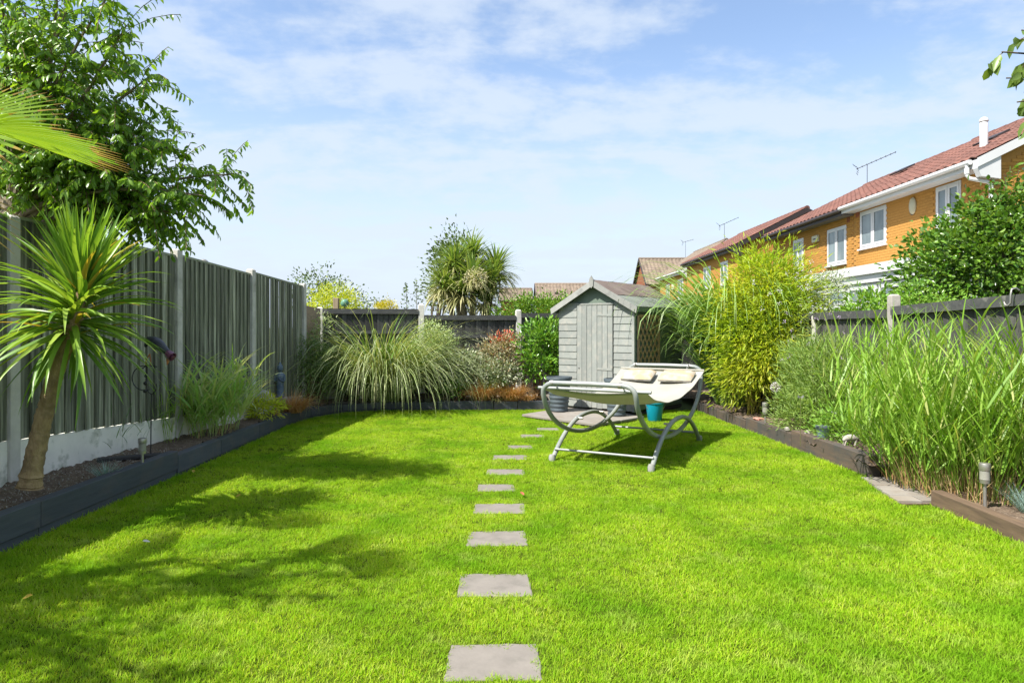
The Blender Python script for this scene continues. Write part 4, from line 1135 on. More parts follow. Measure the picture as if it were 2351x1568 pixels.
def named(nm, ty):
    a = ng.nodes.new('GeometryNodeInputNamedAttribute'); a.data_type = ty; a.inputs['Name'].default_value = nm
    return [o for o in a.outputs if o.enabled and o.name == 'Attribute'][0]
ng.links.new(gi.outputs[0], ip.inputs['Points'])
ng.links.new(jg.outputs[0], ip.inputs['Instance'])
ng.links.new(named('pick', 'INT'), ip.inputs['Instance Index'])
ng.links.new(named('spin', 'FLOAT_VECTOR'), ip.inputs['Rotation'])
ng.links.new(named('size', 'FLOAT'), ip.inputs['Scale'])
ng.links.new(ip.outputs[0], gout.inputs[0])
md = go.modifiers.new('tufts', 'NODES'); md.node_group = ng
# ------------------------------------------------------------------ plant materials
LM = {}
LM['tree'] = leafmat('cherry_leaf', [(0.075, 0.16, 0.016), (0.12, 0.24, 0.02), (0.22, 0.37, 0.03), (0.095, 0.20, 0.018), (0.17, 0.30, 0.024)], trans=0.5, rough=0.35, spec=0.5)
LM['cord'] = leafmat('cordyline_leaf', [(0.09, 0.19, 0.025), (0.14, 0.26, 0.03), (0.22, 0.35, 0.045), (0.11, 0.23, 0.03), (0.28, 0.38, 0.06)], trans=0.38, rough=0.38, spec=0.45)
LM['cord_gold'] = leafmat('cordyline_old_leaf', [(0.36, 0.25, 0.03), (0.42, 0.33, 0.06)], trans=0.3, rough=0.5)
LM['cord_far'] = leafmat('far_cordyline_leaf', [(0.09, 0.17, 0.03), (0.16, 0.25, 0.05), (0.24, 0.29, 0.09), (0.12, 0.2, 0.04)], trans=0.3)
LM['cord_dead'] = leafmat('far_cordyline_old_leaf', [(0.30, 0.30, 0.13), (0.22, 0.22, 0.08), (0.34, 0.32, 0.17)], trans=0.25)
LM['palm'] = leafmat('palm_leaf', [(0.17, 0.30, 0.02), (0.25, 0.38, 0.03), (0.21, 0.34, 0.025)], trans=0.5, rough=0.4, spec=0.4)
LM['palm_tip'] = leafmat('palm_dry_tip', [(0.36, 0.26, 0.05), (0.30, 0.19, 0.05)], trans=0.35)
LM['reed'] = leafmat('reed_leaf', [(0.13, 0.26, 0.025), (0.19, 0.34, 0.035), (0.27, 0.41, 0.07), (0.15, 0.29, 0.025), (0.38, 0.40, 0.14)], trans=0.45, rough=0.4)
LM['ribbon'] = leafmat('ribbon_grass_leaf', [(0.24, 0.45, 0.12), (0.32, 0.5, 0.14), (0.42, 0.55, 0.26), (0.27, 0.47, 0.12)], trans=0.5, rough=0.4)
LM['reed_dead'] = leafmat('reed_stubble', [(0.34, 0.23, 0.10), (0.24, 0.14, 0.06), (0.42, 0.32, 0.17)], trans=0.15)
LM['misc'] = leafmat('tall_grass_leaf', [(0.14, 0.26, 0.05), (0.20, 0.34, 0.07), (0.32, 0.42, 0.17), (0.11, 0.22, 0.04)], trans=0.4, rough=0.35, spec=0.5)
LM['pampas'] = leafmat('pampas_leaf', [(0.30, 0.35, 0.16), (0.20, 0.27, 0.08), (0.40, 0.42, 0.25), (0.14, 0.21, 0.05), (0.35, 0.36, 0.18)], trans=0.3, rough=0.4, spec=0.4)
LM['pampas_green'] = leafmat('green_strap_leaf', [(0.06, 0.13, 0.02), (0.10, 0.19, 0.025)], trans=0.3)
LM['bamboo'] = leafmat('bamboo_leaf', [(0.34, 0.40, 0.02), (0.44, 0.45, 0.03), (0.26, 0.37, 0.02), (0.38, 0.44, 0.05), (0.45, 0.45, 0.06)], trans=0.5, rough=0.4, patch=(0.30, 0.45, 0.03), patch_scale=1.6)
LM['sedge'] = leafmat('sedge_leaf', [(0.40, 0.19, 0.06), (0.5, 0.27, 0.10), (0.30, 0.13, 0.045), (0.52, 0.35, 0.16)], trans=0.25)
LM['fescue'] = leafmat('fescue_leaf', [(0.13, 0.22, 0.19), (0.20, 0.30, 0.27), (0.27, 0.36, 0.34)], trans=0.2)
LM['dark_shrub'] = leafmat('dark_shrub_leaf', [(0.05, 0.11, 0.03), (0.09, 0.16, 0.04), (0.14, 0.22, 0.06), (0.24, 0.29, 0.11)], trans=0.25, rough=0.4)
LM['pale_shrub'] = leafmat('pale_shrub_leaf', [(0.18, 0.27, 0.09), (0.28, 0.37, 0.15), (0.40, 0.45, 0.25), (0.22, 0.32, 0.10)], trans=0.3)
LM['varieg'] = leafmat('variegated_leaf', [(0.06, 0.12, 0.04), (0.42, 0.44, 0.30), (0.09, 0.16, 0.05), (0.45, 0.45, 0.36), (0.16, 0.22, 0.07)], trans=0.2)
LM['photinia'] = leafmat('photinia_leaf', [(0.20, 0.19, 0.07), (0.36, 0.29, 0.19), (0.12, 0.14, 0.05), (0.40, 0.37, 0.26), (0.33, 0.15, 0.07)], trans=0.25)
LM['red_leaf'] = leafmat('red_leaf', [(0.48, 0.05, 0.03), (0.40, 0.07, 0.04), (0.50, 0.13, 0.06)], trans=0.3)
LM['laurel'] = leafmat('laurel_leaf', [(0.07, 0.18, 0.02), (0.12, 0.27, 0.025), (0.20, 0.34, 0.05), (0.05, 0.135, 0.015)], trans=0.3, rough=0.25, spec=0.6)
LM['fresh'] = leafmat('fresh_leaf', [(0.09, 0.22, 0.02), (0.15, 0.29, 0.03), (0.21, 0.34, 0.05)], trans=0.35)
LM['lime'] = leafmat('lime_leaf', [(0.36, 0.44, 0.03), (0.44, 0.5, 0.04), (0.26, 0.38, 0.03)], trans=0.4)
LM['gold'] = leafmat('gold_leaf', [(0.46, 0.37, 0.02), (0.50, 0.42, 0.04), (0.36, 0.34, 0.03)], trans=0.3)
LM['hedge'] = leafmat('hedge_leaf', [(0.06, 0.14, 0.02), (0.12, 0.23, 0.025), (0.20, 0.31, 0.04)], trans=0.3)
LM['far_tree'] = leafmat('far_tree_leaf', [(0.05, 0.085, 0.025), (0.08, 0.125, 0.035), (0.12, 0.18, 0.05)], trans=0.3)
LM['beech'] = leafmat('beech_leaf', [(0.045, 0.12, 0.012), (0.08, 0.18, 0.018), (0.14, 0.25, 0.03), (0.035, 0.09, 0.01), (0.19, 0.29, 0.06)], trans=0.32, rough=0.28, spec=0.55)
LM['sprig'] = leafmat('sprig_leaf', [(0.10, 0.17, 0.03), (0.16, 0.24, 0.05), (0.075, 0.12, 0.03)], trans=0.35, rough=0.35)
LM['peren'] = leafmat('perennial_leaf', [(0.13, 0.23, 0.04), (0.20, 0.31, 0.06), (0.28, 0.37, 0.11), (0.10, 0.18, 0.03)], trans=0.35)
LM['white_fl'] = leafmat('white_petal', [(0.50, 0.50, 0.48), (0.45, 0.43, 0.45)], trans=0.3)
LM['lilac_fl'] = leafmat('lilac_petal', [(0.32, 0.24, 0.40), (0.38, 0.30, 0.42)], trans=0.3)
LM['cream_fl'] = leafmat('cream_flower', [(0.42, 0.36, 0.19), (0.48, 0.43, 0.26)], trans=0.2)

# ------------------------------------------------------------------ cordyline in the left bed
def strap_mesh(name, L, wd, elev, droop, mat, seed, nseg=9):
    """pointed strap leaf growing from the origin towards +X at the given elevation, bending under its weight"""
    r = np.random.default_rng(seed)
    b = B(); p = Vector((0, 0, 0)); a = elev; vs = []
    for i in range(nseg + 1):
        s = i / nseg
        w = wd * (0.55 + 1.6 * s if s < 0.28 else 1.0) * (1 - max(0, (s - .28) / .72) ** 1.7) * 0.5 + 0.0006
        w = min(w, wd * .5)
        up = Vector((-math.sin(a), 0, math.cos(a)))
        sway = 0.02 * math.sin(s * 3 + seed)
        vs += [p + Vector((0, w + sway, 0)) + up * w * 0.45, p + Vector((0, sway, 0)), p + Vector((0, -w + sway, 0)) + up * w * 0.45]
        p = p + Vector((math.cos(a), 0, math.sin(a))) * (L / nseg)
        a -= droop / nseg * (0.4 + 1.2 * s) * max(0.25, math.cos(a))
    fs = []
    for i in range(nseg):
        for j in range(2): fs.append((3 * i + j, 3 * i + j + 1, 3 * i + j + 4, 3 * i + j + 3))
    me = bpy.data.meshes.new(name)
    me.from_pydata([tuple(v) for v in b.v] + [tuple(v) for v in vs], [], fs); me.materials.append(mat); me.shade_smooth()
    return me
def trunk_tube(parent, path, rad, mat, name='trunk', n=14, knob=0.12, seed=0, sub=6):
    r = np.random.default_rng(seed)
    P = [Vector(p) for p in path]; pts = []; rr = []
    for i in range(len(P) - 1):
        for k in range(sub):
            t = k / sub
            p0 = P[max(i - 1, 0)]; p1 = P[i]; p2 = P[i + 1]; p3 = P[min(i + 2, len(P) - 1)]
            pts.append(0.5 * ((2 * p1) + (p2 - p0) * t + (2 * p0 - 5 * p1 + 4 * p2 - p3) * t * t + (3 * p1 - p0 - 3 * p2 + p3) * t ** 3))
            rr.append((rad[i] * (1 - t) + rad[i + 1] * t) * (1 + knob * r.normal() * .5))
    pts.append(P[-1]); rr.append(rad[-1])
    b = B().tube(pts, rr, n)
    b.v = [tuple(np.array(v) + r.normal(size=3) * rad[0] * knob * 0.25) for v in b.v]
    return b.build(name, mat, parent, smooth=True)
ct = thing('cordyline', 'spiky green cordyline palm with leaning brown trunk beside the left fence', 'cordyline', W(68, 1112, 5.2))
base = W(68, 1118, 5.2)
tp = [base, W(78, 1060, 5.2), W(100, 960, 5.2), W(124, 870, 5.2), W(152, 790, 5.2), W(180, 710, 5.2), W(192, 650, 5.2)]
trunk_tube(ct, tp, [0.088, 0.068, 0.060, 0.056, 0.054, 0.046, 0.03], M['cord_trunk'], seed=3, n=22, sub=16, knob=0.08)
r = np.random.default_rng(21)
ELS = [80, 66, 52, 38, 24, 10, -6, -22, -40, -56]
var = {}
for e in ELS:
    for q in range(2):
        L = 0.58 + 0.06 * q if e > 30 else 0.64 + 0.07 * q
        var[(e, q)] = strap_mesh('leaf', L * 1.08, 0.043, R(e), R(26 if e > 45 else 58 if e > 0 else 58) * (0.8 + .4 * q), LM['cord'], e + 100 + q)
gold = strap_mesh('leaf', 0.62, 0.042, R(20), R(50), LM['cord_gold'], 77)
gold2 = strap_mesh('leaf', 0.55, 0.040, R(48), R(30), LM['cord_gold'], 78)
nl = 298
for i in range(nl):
    t = i / (nl - 1)                       # 0 bottom whorl .. 1 top
    e = -58 + 142 * t ** 0.62 + r.normal() * 9
    e = min(ELS, key=lambda q: abs(q - e))
    a = i * 2.39996 + r.normal() * 0.25
    p = W(158, 775, 5.2).lerp(W(194, 640, 5.2), t)
    s = 0.80 + 0.26 * r.random()
    m = Matrix.Translation(p + Vector((math.cos(a), math.sin(a), 0)) * 0.025) @ Matrix.Rotation(a, 4, 'Z') @ Matrix.Rotation(r.normal() * .25, 4, 'X') @ Matrix.Diagonal((s, s, s, 1))
    me = var[(e, int(r.integers(2)))]
    if r.random() < 0.055: me = gold if e < 35 else gold2
    inst('leaf', me, ct, m)

# ------------------------------------------------------------------ fan palm reaching in from the left
pk = thing('fan_palm', 'fan palm with pleated yellow-green fronds reaching in at the left edge', 'palm', (-3.75, 3.4, 0.21))
trunk_tube(pk, [(-3.78, 3.4, 0.1), (-3.80, 3.4, 1.0), (-3.75, 3.42, 1.9), (-3.70, 3.45, 2.45)], [0.11, 0.10, 0.09, 0.07], M['cord_trunk'], seed=5)
def frond(hub, direction, normal, radius, half, nseg, stalk_from, seed, split=0.45, curl=0.1, tipdry=True):
    hub = Vector(hub); d = Vector(direction).normalized(); nn = Vector(normal); s = d.cross(nn).normalized(); nn = s.cross(d).normalized()
    st = Vector(stalk_from)
    fr = B().tube([st, st.lerp(hub, .5) + Vector((0, 0, .05)), hub, hub + d * 0.03], [0.013, 0.011, 0.010, 0.006], 6).build('frond', M['stem'], pk, smooth=True)
    r = np.random.default_rng(seed)
    for i in range(nseg):
        a0 = -half + 2 * half * i / nseg; a1 = -half + 2 * half * (i + 1) / nseg; am = (a0 + a1) / 2
        rr = radius * (1 - 0.22 * abs(am / half) ** 2) * (0.96 + .08 * r.random())
        vs = []; tips = []
        ks = [0.06, 0.25, 0.45, 0.62, 0.78, 0.9, 1.0]
        for q in ks:
            lift = nn * (-curl * rr * q * q)
            wsc = 0.86 if q < split + .17 else max(0.04, 0.86 - ((q - split - .17) / (0.83 - split)) ** 1.3 * 0.96)
            hw = (a1 - a0) / 2 * wsc
            def pt(a, up): return hub + (d * math.cos(a) + s * math.sin(a)) * rr * q + lift + nn * up
            fold = rr * q * hw * 0.55
            vs += [pt(am - hw, 0), pt(am, fold), pt(am + hw, 0)]
        fs = []
        for k in range(len(ks) - 1):
            for j in range(2): fs.append((3 * k + j, 3 * k + j + 1, 3 * k + j + 4, 3 * k + j + 3))
        me = bpy.data.meshes.new('leaflet'); me.from_pydata([tuple(v) for v in vs], [], fs)
        me.materials.append(LM['palm']); me.materials.append(LM['palm_tip'])
        if tipdry:
            for pi in (-1, -2, -3, -4)[: 4 if r.random() < .5 else 2]: me.polygons[pi].material_index = 1
        inst('leaflet', me, fr, Matrix.Identity(4))
hb = (-3.70, 3.45, 2.48)
frond((-2.68, 3.42, 2.55), (1, -0.06, -0.13), (0.08, 0.13, 1), 0.74, R(46), 22, hb, 1, 0.42, 0.06)
frond((-2.98, 3.60, 2.62), (0.95, 0.1, 0.05), (0.25, -0.75, 0.65), 0.55, R(75), 26, hb, 2, 0.35, 0.08)
frond((-3.05, 3.30, 2.30), (0.8, 0.1, -0.55), (0.5, -0.5, 0.6), 0.62, R(65), 24, hb, 3, 0.3, 0.25)
frond((-3.6, 3.0, 3.0), (0.1, -0.8, 0.5), (0, 0.5, 0.8), 0.6, R(75), 22, hb, 4, 0.35, 0.2)
frond((-4.1, 3.5, 2.95), (-0.8, 0.1, 0.5), (0.5, 0, 0.8), 0.6, R(75), 22, hb, 5, 0.35, 0.2)
frond((-3.6, 3.9, 3.0), (0.1, 0.8, 0.4), (0, -0.5, 0.8), 0.6, R(75), 22, hb, 6, 0.35, 0.2)

# ------------------------------------------------------------------ trees built from limbs and twigs
def limb_tree(name, label, trunk, trad, targets, mat, seed, twigs=18, leaves=16, leafL=0.08, leafW=0.034, twigL=(0.35, 0.75), bark='bark', droop=0.9, hang=0.9, limb_r=0.03, start=0.25, fork=None, hi=True, group=None):
    r = np.random.default_rng(seed)
    t = thing(name, label, 'tree', trunk[0], group)
    trunk_tube(t, trunk, trad, M[bark], seed=seed)
    C = []; D = []; Nn = []; tw = B()
    top = Vector(trunk[-1])
    for ti, tg in enumerate(targets):
        tg = Vector(tg)
        o0 = fork if fork is not None else top
        o0 = Vector(trunk[-1]).lerp(Vector(trunk[-2]), float(r.random()) * 0.6) if fork is None else Vector(fork)
        mid = o0.lerp(tg, 0.5) + Vector((float(r.normal()) * .12, float(r.normal()) * .12, 0.22 * (tg - o0).length * 0.6))
        path = [o0.lerp(mid, k / 5).lerp(mid.lerp(tg, k / 5), k / 5) for k in range(6)]
        B().tube(path, [limb_r * (1 - .8 * k / 5) for k in range(6)], 6).build('limb', M[bark], t, smooth=True)
        for k in range(twigs):
            s = start + (1 - start) * (k + r.random()) / twigs
            i = min(int(s * 5), 4); p = path[i].lerp(path[i + 1], s * 5 - i)
            d = Vector(rand_dirs(r, 1)[0]); ld = (path[i + 1] - path[i]).normalized()
            d = (d * 1.0 + ld * 0.7 + Vector((0, 0, 0.25))).normalized()
            L = twigL[0] + (twigL[1] - twigL[0]) * r.random(); L *= 1.15 - 0.45 * s
            pts = [p]; q = p.copy(); dd = d.copy(); ns = 7
            for j in range(ns):
                q = q + dd * (L / ns); pts.append(q.copy())
                dd = (dd + Vector((0, 0, -droop / ns))).normalized()
            tw.tube(pts[::2] + [pts[-1]], 0.0032, 3, cap=False)
            for j in range(leaves):
                u = 0.12 + 0.88 * (j + r.random() * .6) / leaves
                i2 = min(int(u * ns), ns - 1); pp = pts[i2].lerp(pts[i2 + 1], u * ns - i2)
                td = (pts[i2 + 1] - pts[i2]).normalized()
                sd = td.cross(Vector((0, 0, 1)))
                if sd.length < .05: sd = Vector((1, 0, 0))
                sd.normalize()
                sg = 1 if j % 2 else -1
                C.append(pp); D.append(td * 0.55 + sd * sg * 0.75 + Vector((0, 0, -hang)) + Vector(r.normal(size=3) * .3))
                Nn.append(Vector((0, 0, 1)) * 0.6 + td * 0.8 + Vector(r.normal(size=3) * .5))
    C = np.array([tuple(c) for c in C]); D = np.array([tuple(c) for c in D]); Nn = np.array([tuple(c) for c in Nn])
    n = len(C)
    V, Fc = leaf_arrays(C, D, Nn, leafL * (.6 + .65 * r.random(n)), leafW * (.7 + .5 * r.random(n)), fold=0.16, hi=hi, droop=0.16)
    np_obj('crown', V, Fc, mat, t, smooth=hi)
    tw.build('twigs', M['stem_brown'], t)
    return t
tg = [W(548, 400, 6.2), W(470, 450, 6.0), W(430, 500, 6.1), W(385, 340, 6.0), W(345, 175, 5.8), W(290, 60, 5.6), W(250, -10, 5.4), W(150, 30, 5.6), W(50, 90, 6.0),
      W(200, 230, 6.4), W(110, 300, 6.2), W(300, 380, 6.3), W(350, 470, 6.5), W(240, 470, 6.6), W(120, 430, 6.8), W(30, 400, 6.8), W(190, 330, 5.9), W(270, 260, 6.0),
      W(400, 440, 6.4), W(80, 180, 5.8), W(20, 240, 6.3), W(170, 120, 6.2), W(330, 310, 6.2), W(60, 20, 6.4), W(-80, 120, 6.5), W(-90, 330, 6.5),
      W(230, 390, 6.0), W(310, 490, 6.5), W(370, 490, 6.3), W(150, 520, 6.9), W(-20, 480, 6.8), W(70, 500, 7.0), W(0, -60, 5.8), W(130, -90, 5.6)]
limb_tree('leafy_tree', 'large leafy tree with drooping twigs overhanging the left fence', [(-4.85, 6.35, 0), (-4.82, 6.35, 1.2), (-4.75, 6.4, 2.1), (-4.68, 6.4, 2.75)], [0.13, 0.11, 0.10, 0.07], tg, LM['tree'], 31, twigs=36, leaves=20, bark='bark_light')
# a neighbouring tree out of frame whose shade dapples the near lawn
r = np.random.default_rng(9)
tg = [(-5.1 + 1.9 * r.random(), 0.3 + 2.5 * r.random(), 3.2 + 1.2 * r.random()) for _ in range(20)]
limb_tree('leafy_tree', 'tree beyond the left fence, outside the picture, shading the near lawn', [(-5.4, 2.4, 0), (-5.35, 2.5, 1.2), (-5.2, 2.5, 2.2), (-5.0, 2.6, 2.9)], [0.14, 0.12, 0.1, 0.07], tg, LM['tree'], 32, twigs=12, leaves=13, leafL=0.085, leafW=0.042, hi=False, bark='bark_light')
# branch of a tree at the top right corner
tg = [W(2300, 120, 4.0), W(2310, 180, 4.1), W(2335, 235, 4.0), W(2345, 70, 4.2), W(2375, 150, 4.1)]
limb_tree('broadleaf_tree', 'tree with broad leaves poking in at the upper right corner', [(5.0, 3.9, 0), (5.0, 3.9, 1.4), (4.9, 3.95, 2.3), (4.7, 4.0, 2.8)], [0.1, 0.09, 0.08, 0.06], tg, LM['sprig'], 33, twigs=6, leaves=6, leafL=0.105, leafW=0.06, twigL=(0.15, 0.3), start=0.72, limb_r=0.02)

# ------------------------------------------------------------------ left bed plants
def reed(name, label, cat, base, spread, nst, H, mat, seed, nleaf=5, leafL=(0.25, 0.5), wd=0.013, lean=0.35, stub=None, bias=(0, 0), leaf_lean=(0.35, 0.9), leaf_droop=(0.2, 1.0), stem_w=0.006):
    """upright stems carrying long leaves along their height"""
    r = np.random.default_rng(seed)
    t = thing(name, label, cat, base)
    a = r.random(nst) * 2 * PI; q = np.sqrt(r.random(nst))
    P0 = np.stack([base[0] + np.cos(a) * q * spread[0], base[1] + np.sin(a) * q * spread[1], np.full(nst, base[2])], 1)
    az = np.arctan2(np.sin(a) * spread[0] * 0 + np.sin(a) + bias[1] + r.normal(size=nst) * .5, np.cos(a) + bias[0] + r.normal(size=nst) * .5)
    ln = np.abs(r.normal(size=nst)) * 0.10 + lean * q * r.random(nst)
    Hs = H[0] + (H[1] - H[0]) * r.random(nst)
    dr = 0.1 + 0.25 * r.random(nst)
    V, Fc = blade_arrays(P0, az, Hs, ln, dr, stem_w, 6, r.random(nst) * 3)
    parts = [(V, Fc)]
    s = np.linspace(0, 1, 7)
    cen = V.reshape(nst, 7, 2, 3).mean(2)
    for k in range(nleaf):
        u = 0.25 + 0.75 * (k + r.random(nst)) / nleaf
        i = np.minimum((u * 6).astype(int), 5); fr = (u * 6 - i)[:, None]
        P = cen[np.arange(nst), i] * (1 - fr) + cen[np.arange(nst), i + 1] * fr
        L = (leafL[0] + (leafL[1] - leafL[0]) * r.random(nst)) * (1.1 - .35 * u)
        az2 = r.random(nst) * 2 * PI
        az2 = np.arctan2(np.sin(az2) + bias[1] * .7, np.cos(az2) + bias[0] * .7)
        parts.append(blade_arrays(P, az2, L, leaf_lean[0] + (leaf_lean[1] - leaf_lean[0]) * r.random(nst) * (1.15 - .6 * u), leaf_droop[0] + (leaf_droop[1] - leaf_droop[0]) * r.random(nst), wd * (.6 + .7 * r.random(nst)), 6, r.normal(size=nst) * .6))
    V, Fc = merge(parts)
    V[:, 2] = np.maximum(V[:, 2], 0.03)
    np_obj('foliage', V, Fc, mat, t, smooth=True)
    if stub:
        n = stub[0]; a = r.random(n) * 2 * PI; q = np.sqrt(r.random(n))
        P0 = np.stack([base[0] + np.cos(a) * q * spread[0] * 1.05, base[1] + np.sin(a) * q * spread[1] * 1.05, np.full(n, base[2])], 1)
        V, Fc = blade_arrays(P0, r.random(n) * 6.28, stub[1] + (stub[2] - stub[1]) * r.random(n), np.abs(r.normal(size=n)) * .28, r.random(n) * .4, 0.007 * (.6 + .8 * r.random(n)), 4, r.random(n) * 3, wtip=.5)
        np_obj('stubble', V, Fc, stub[3], t, smooth=True)
    return t
reed('ribbon_grass', 'fresh green ribbon grass clump between the fence posts in the left bed', 'ornamental grass', (-3.78, 8.65, 0.2), (0.24, 0.50), 120, (0.35, 0.85), LM['ribbon'], 41, nleaf=5, leafL=(0.4, 0.85), wd=0.026, lean=0.35, leaf_droop=(0.4, 1.7), bias=(0.25, -0.1), stub=(90, 0.06, 0.2, LM['reed_dead']))
reed('ribbon_grass', 'few thin grass stems growing against the second concrete post', 'ornamental grass', (-3.98, 7.95, 0.2), (0.07, 0.12), 14, (0.4, 0.95), LM['reed'], 42, nleaf=4, leafL=(0.2, 0.4), wd=0.010, lean=0.3)
reed('weed_grass', 'sparse dark weed stems beside the stake ornament', 'weed', (-4.05, 7.2, 0.2), (0.1, 0.35), 9, (0.25, 0.5), LM['dark_shrub'], 43, nleaf=2, leafL=(0.15, 0.3), wd=0.008, lean=0.5, stem_w=0.004)
shrub('lime_perennial', 'small lime-yellow leafy plant beside the brown sedge', 'plant', (-3.62, 9.95, 0.19), (-3.60, 9.9, 0.36), (0.24, 0.26, 0.17), 46, 16, 0.075, 0.022, LM['lime'], 44, cl_size=0.05, up=0.3, nstem=5, stem_mat='stem', out=1.1)
grass_clump('brown_sedge', 'copper brown sedge tuft in the left bed below the statue', 'sedge', (-3.50, 10.9, 0.19), (0.14, 0.12), 800, (0.3, 0.58), (0.1, 0.9), (0.7, 1.9), 0.006, LM['sedge'], 45, group='copper sedge tufts')
shrub('heather', 'tiny pink-flowered plant tucked under the brown sedge', 'plant', (-3.56, 10.3, 0.19), (-3.56, 10.3, 0.26), (0.10, 0.08, 0.06), 14, 10, 0.02, 0.014, LM['red_leaf'], 46, cl_size=0.02, nstem=3)
grass_clump('blue_fescue', 'small blue fescue tuft by the cordyline in the left bed', 'fescue', (-3.60, 6.05, 0.2), (0.03, 0.03), 170, (0.12, 0.24), (0.05, 0.8), (0.2, 0.9), 0.0035, LM['fescue'], 47, nseg=4, group='blue fescue tufts')
shrub('dark_shrub', 'dense dark green shrub in the left back corner behind the statue', 'shrub', (-3.5, 12.0, 0.2), W(700, 855, 12.0), (0.42, 0.42, 0.66), 150, 34, 0.045, 0.022, LM['dark_shrub'], 48, cl_size=0.085, nstem=10)
shrub('wispy_shrub', 'pale wispy shrub top rising over the corner shrub', 'shrub', (-3.45, 12.75, 0.2), W(725, 800, 12.7), (0.38, 0.3, 0.62), 60, 18, 0.06, 0.016, LM['pale_shrub'], 49, cl_size=0.10, nstem=8)

# ------------------------------------------------------------------ back bed plants
grass_clump('pampas_grass', 'huge arching pale variegated pampas grass in the back left corner', 'ornamental grass', (-2.50, 12.95, 0.16), (0.46, 0.28), 2100, (0.6, 2.95), (0.06, 0.85), (1.3, 3.0), 0.018, LM['pampas'], 51, nseg=9,
            dead=(330, (1.1, 2.0), (0.05, 0.45), (0.6, 1.9), 0.028, LM['pampas_green']), pw=1.7)
shrub('grey_leaf_shrub', 'rounded pale grey-green shrub beside the pampas grass', 'shrub', (-1.45, 13.2, 0.15), W(995, 815, 13.2), (0.42, 0.36, 0.66), 190, 30, 0.05, 0.018, LM['pale_shrub'], 52, cl_size=0.08, nstem=9)
shrub('variegated_shrub', 'white-edged dark variegated shrub low in the back bed', 'shrub', (-0.95, 13.15, 0.15), W(1062, 858, 13.1), (0.48, 0.34, 0.38), 130, 30, 0.062, 0.03, LM['varieg'], 53, cl_size=0.08, nstem=8)
shrub('variegated_shrub', 'white-speckled variegated shrub under the red-tipped bush', 'shrub', (-0.35, 13.1, 0.15), W(1140, 862, 13.05), (0.42, 0.3, 0.30), 110, 30, 0.055, 0.028, LM['varieg'], 54, cl_size=0.075, nstem=7)
def red_tips(t, r, cc):
    top = cc[np.argsort(-cc[:, 2])[:14]]
    C = np.repeat(top, 10, 0) + r.normal(size=(len(top) * 10, 3)) * 0.05 + np.array([0, 0, 0.05])
    D = r.normal(size=C.shape) * .5 + np.array([0, 0, 1.0])
    V, Fc = leaf_arrays(C, D, r.normal(size=C.shape), 0.075 * (.7 + .5 * r.random(len(C))), 0.026)
    np_obj('young_leaves', V, Fc, LM['red_leaf'], t)
shrub('photinia', 'pink-cream bush with bright red shoot tips in the back bed', 'shrub', (-0.20, 13.35, 0.15), W(1150, 830, 13.3), (0.44, 0.32, 0.5), 120, 30, 0.065, 0.028, LM['photinia'], 55, cl_size=0.085, nstem=8, extra=red_tips)
# laurel: large glossy leaves in whorls on upright shoots
def laurel_shoots(t, r, cc): pass
shrub('laurel', 'glossy bright green laurel bush between the fence and the shed', 'shrub', (0.50, 13.35, 0.15), W(1242, 815, 13.25), (0.46, 0.34, 0.66), 105, 22, 0.115, 0.042, LM['laurel'], 56, cl_size=0.085, hi=True, up=0.55, nstem=12, droop=0.12, out=0.7)
shrub('rosette_plant', 'small dark green leafy plant at the foot of the variegated shrub', 'plant', (-0.98, 12.9, 0.13), W(1043, 893, 12.9), (0.22, 0.14, 0.16), 36, 14, 0.085, 0.024, LM['laurel'], 57, cl_size=0.05, nstem=4, up=0.5)
shrub('feathery_plant', 'feathery fresh green plant between two copper sedges', 'plant', (-0.30, 12.9, 0.13), W(1138, 888, 12.9), (0.17, 0.14, 0.20), 46, 24, 0.05, 0.007, LM['fresh'], 58, cl_size=0.05, nstem=6, up=0.9)
grass_clump('brown_sedge', 'copper sedge tuft in the middle of the back bed edging, left one', 'sedge', (-0.56, 12.83, 0.15), (0.12, 0.07), 900, (0.34, 0.64), (0.05, 0.7), (0.7, 2.1), 0.006, LM['sedge'], 59, group='copper sedge tufts')
grass_clump('brown_sedge', 'copper sedge tuft right of the feathery green plant', 'sedge', (-0.02, 12.84, 0.15), (0.12, 0.07), 800, (0.32, 0.6), (0.05, 0.7), (0.7, 2.1), 0.006, LM['sedge'], 60, group='copper sedge tufts')
grass_clump('brown_sedge', 'smaller copper sedge tuft nearest the grey ribbed pot', 'sedge', (0.28, 12.86, 0.14), (0.06, 0.05), 260, (0.18, 0.36), (0.1, 0.9), (0.8, 2.0), 0.006, LM['sedge'], 61, group='copper sedge tufts')
grass_clump('brown_sedge', 'thin pale dry sedge hanging over the grey sleeper joint', 'sedge', (-0.27, 12.78, 0.15), (0.04, 0.03), 90, (0.18, 0.3), (0.3, 1.0), (1.2, 2.3), 0.005, LM['cord_dead'], 62)

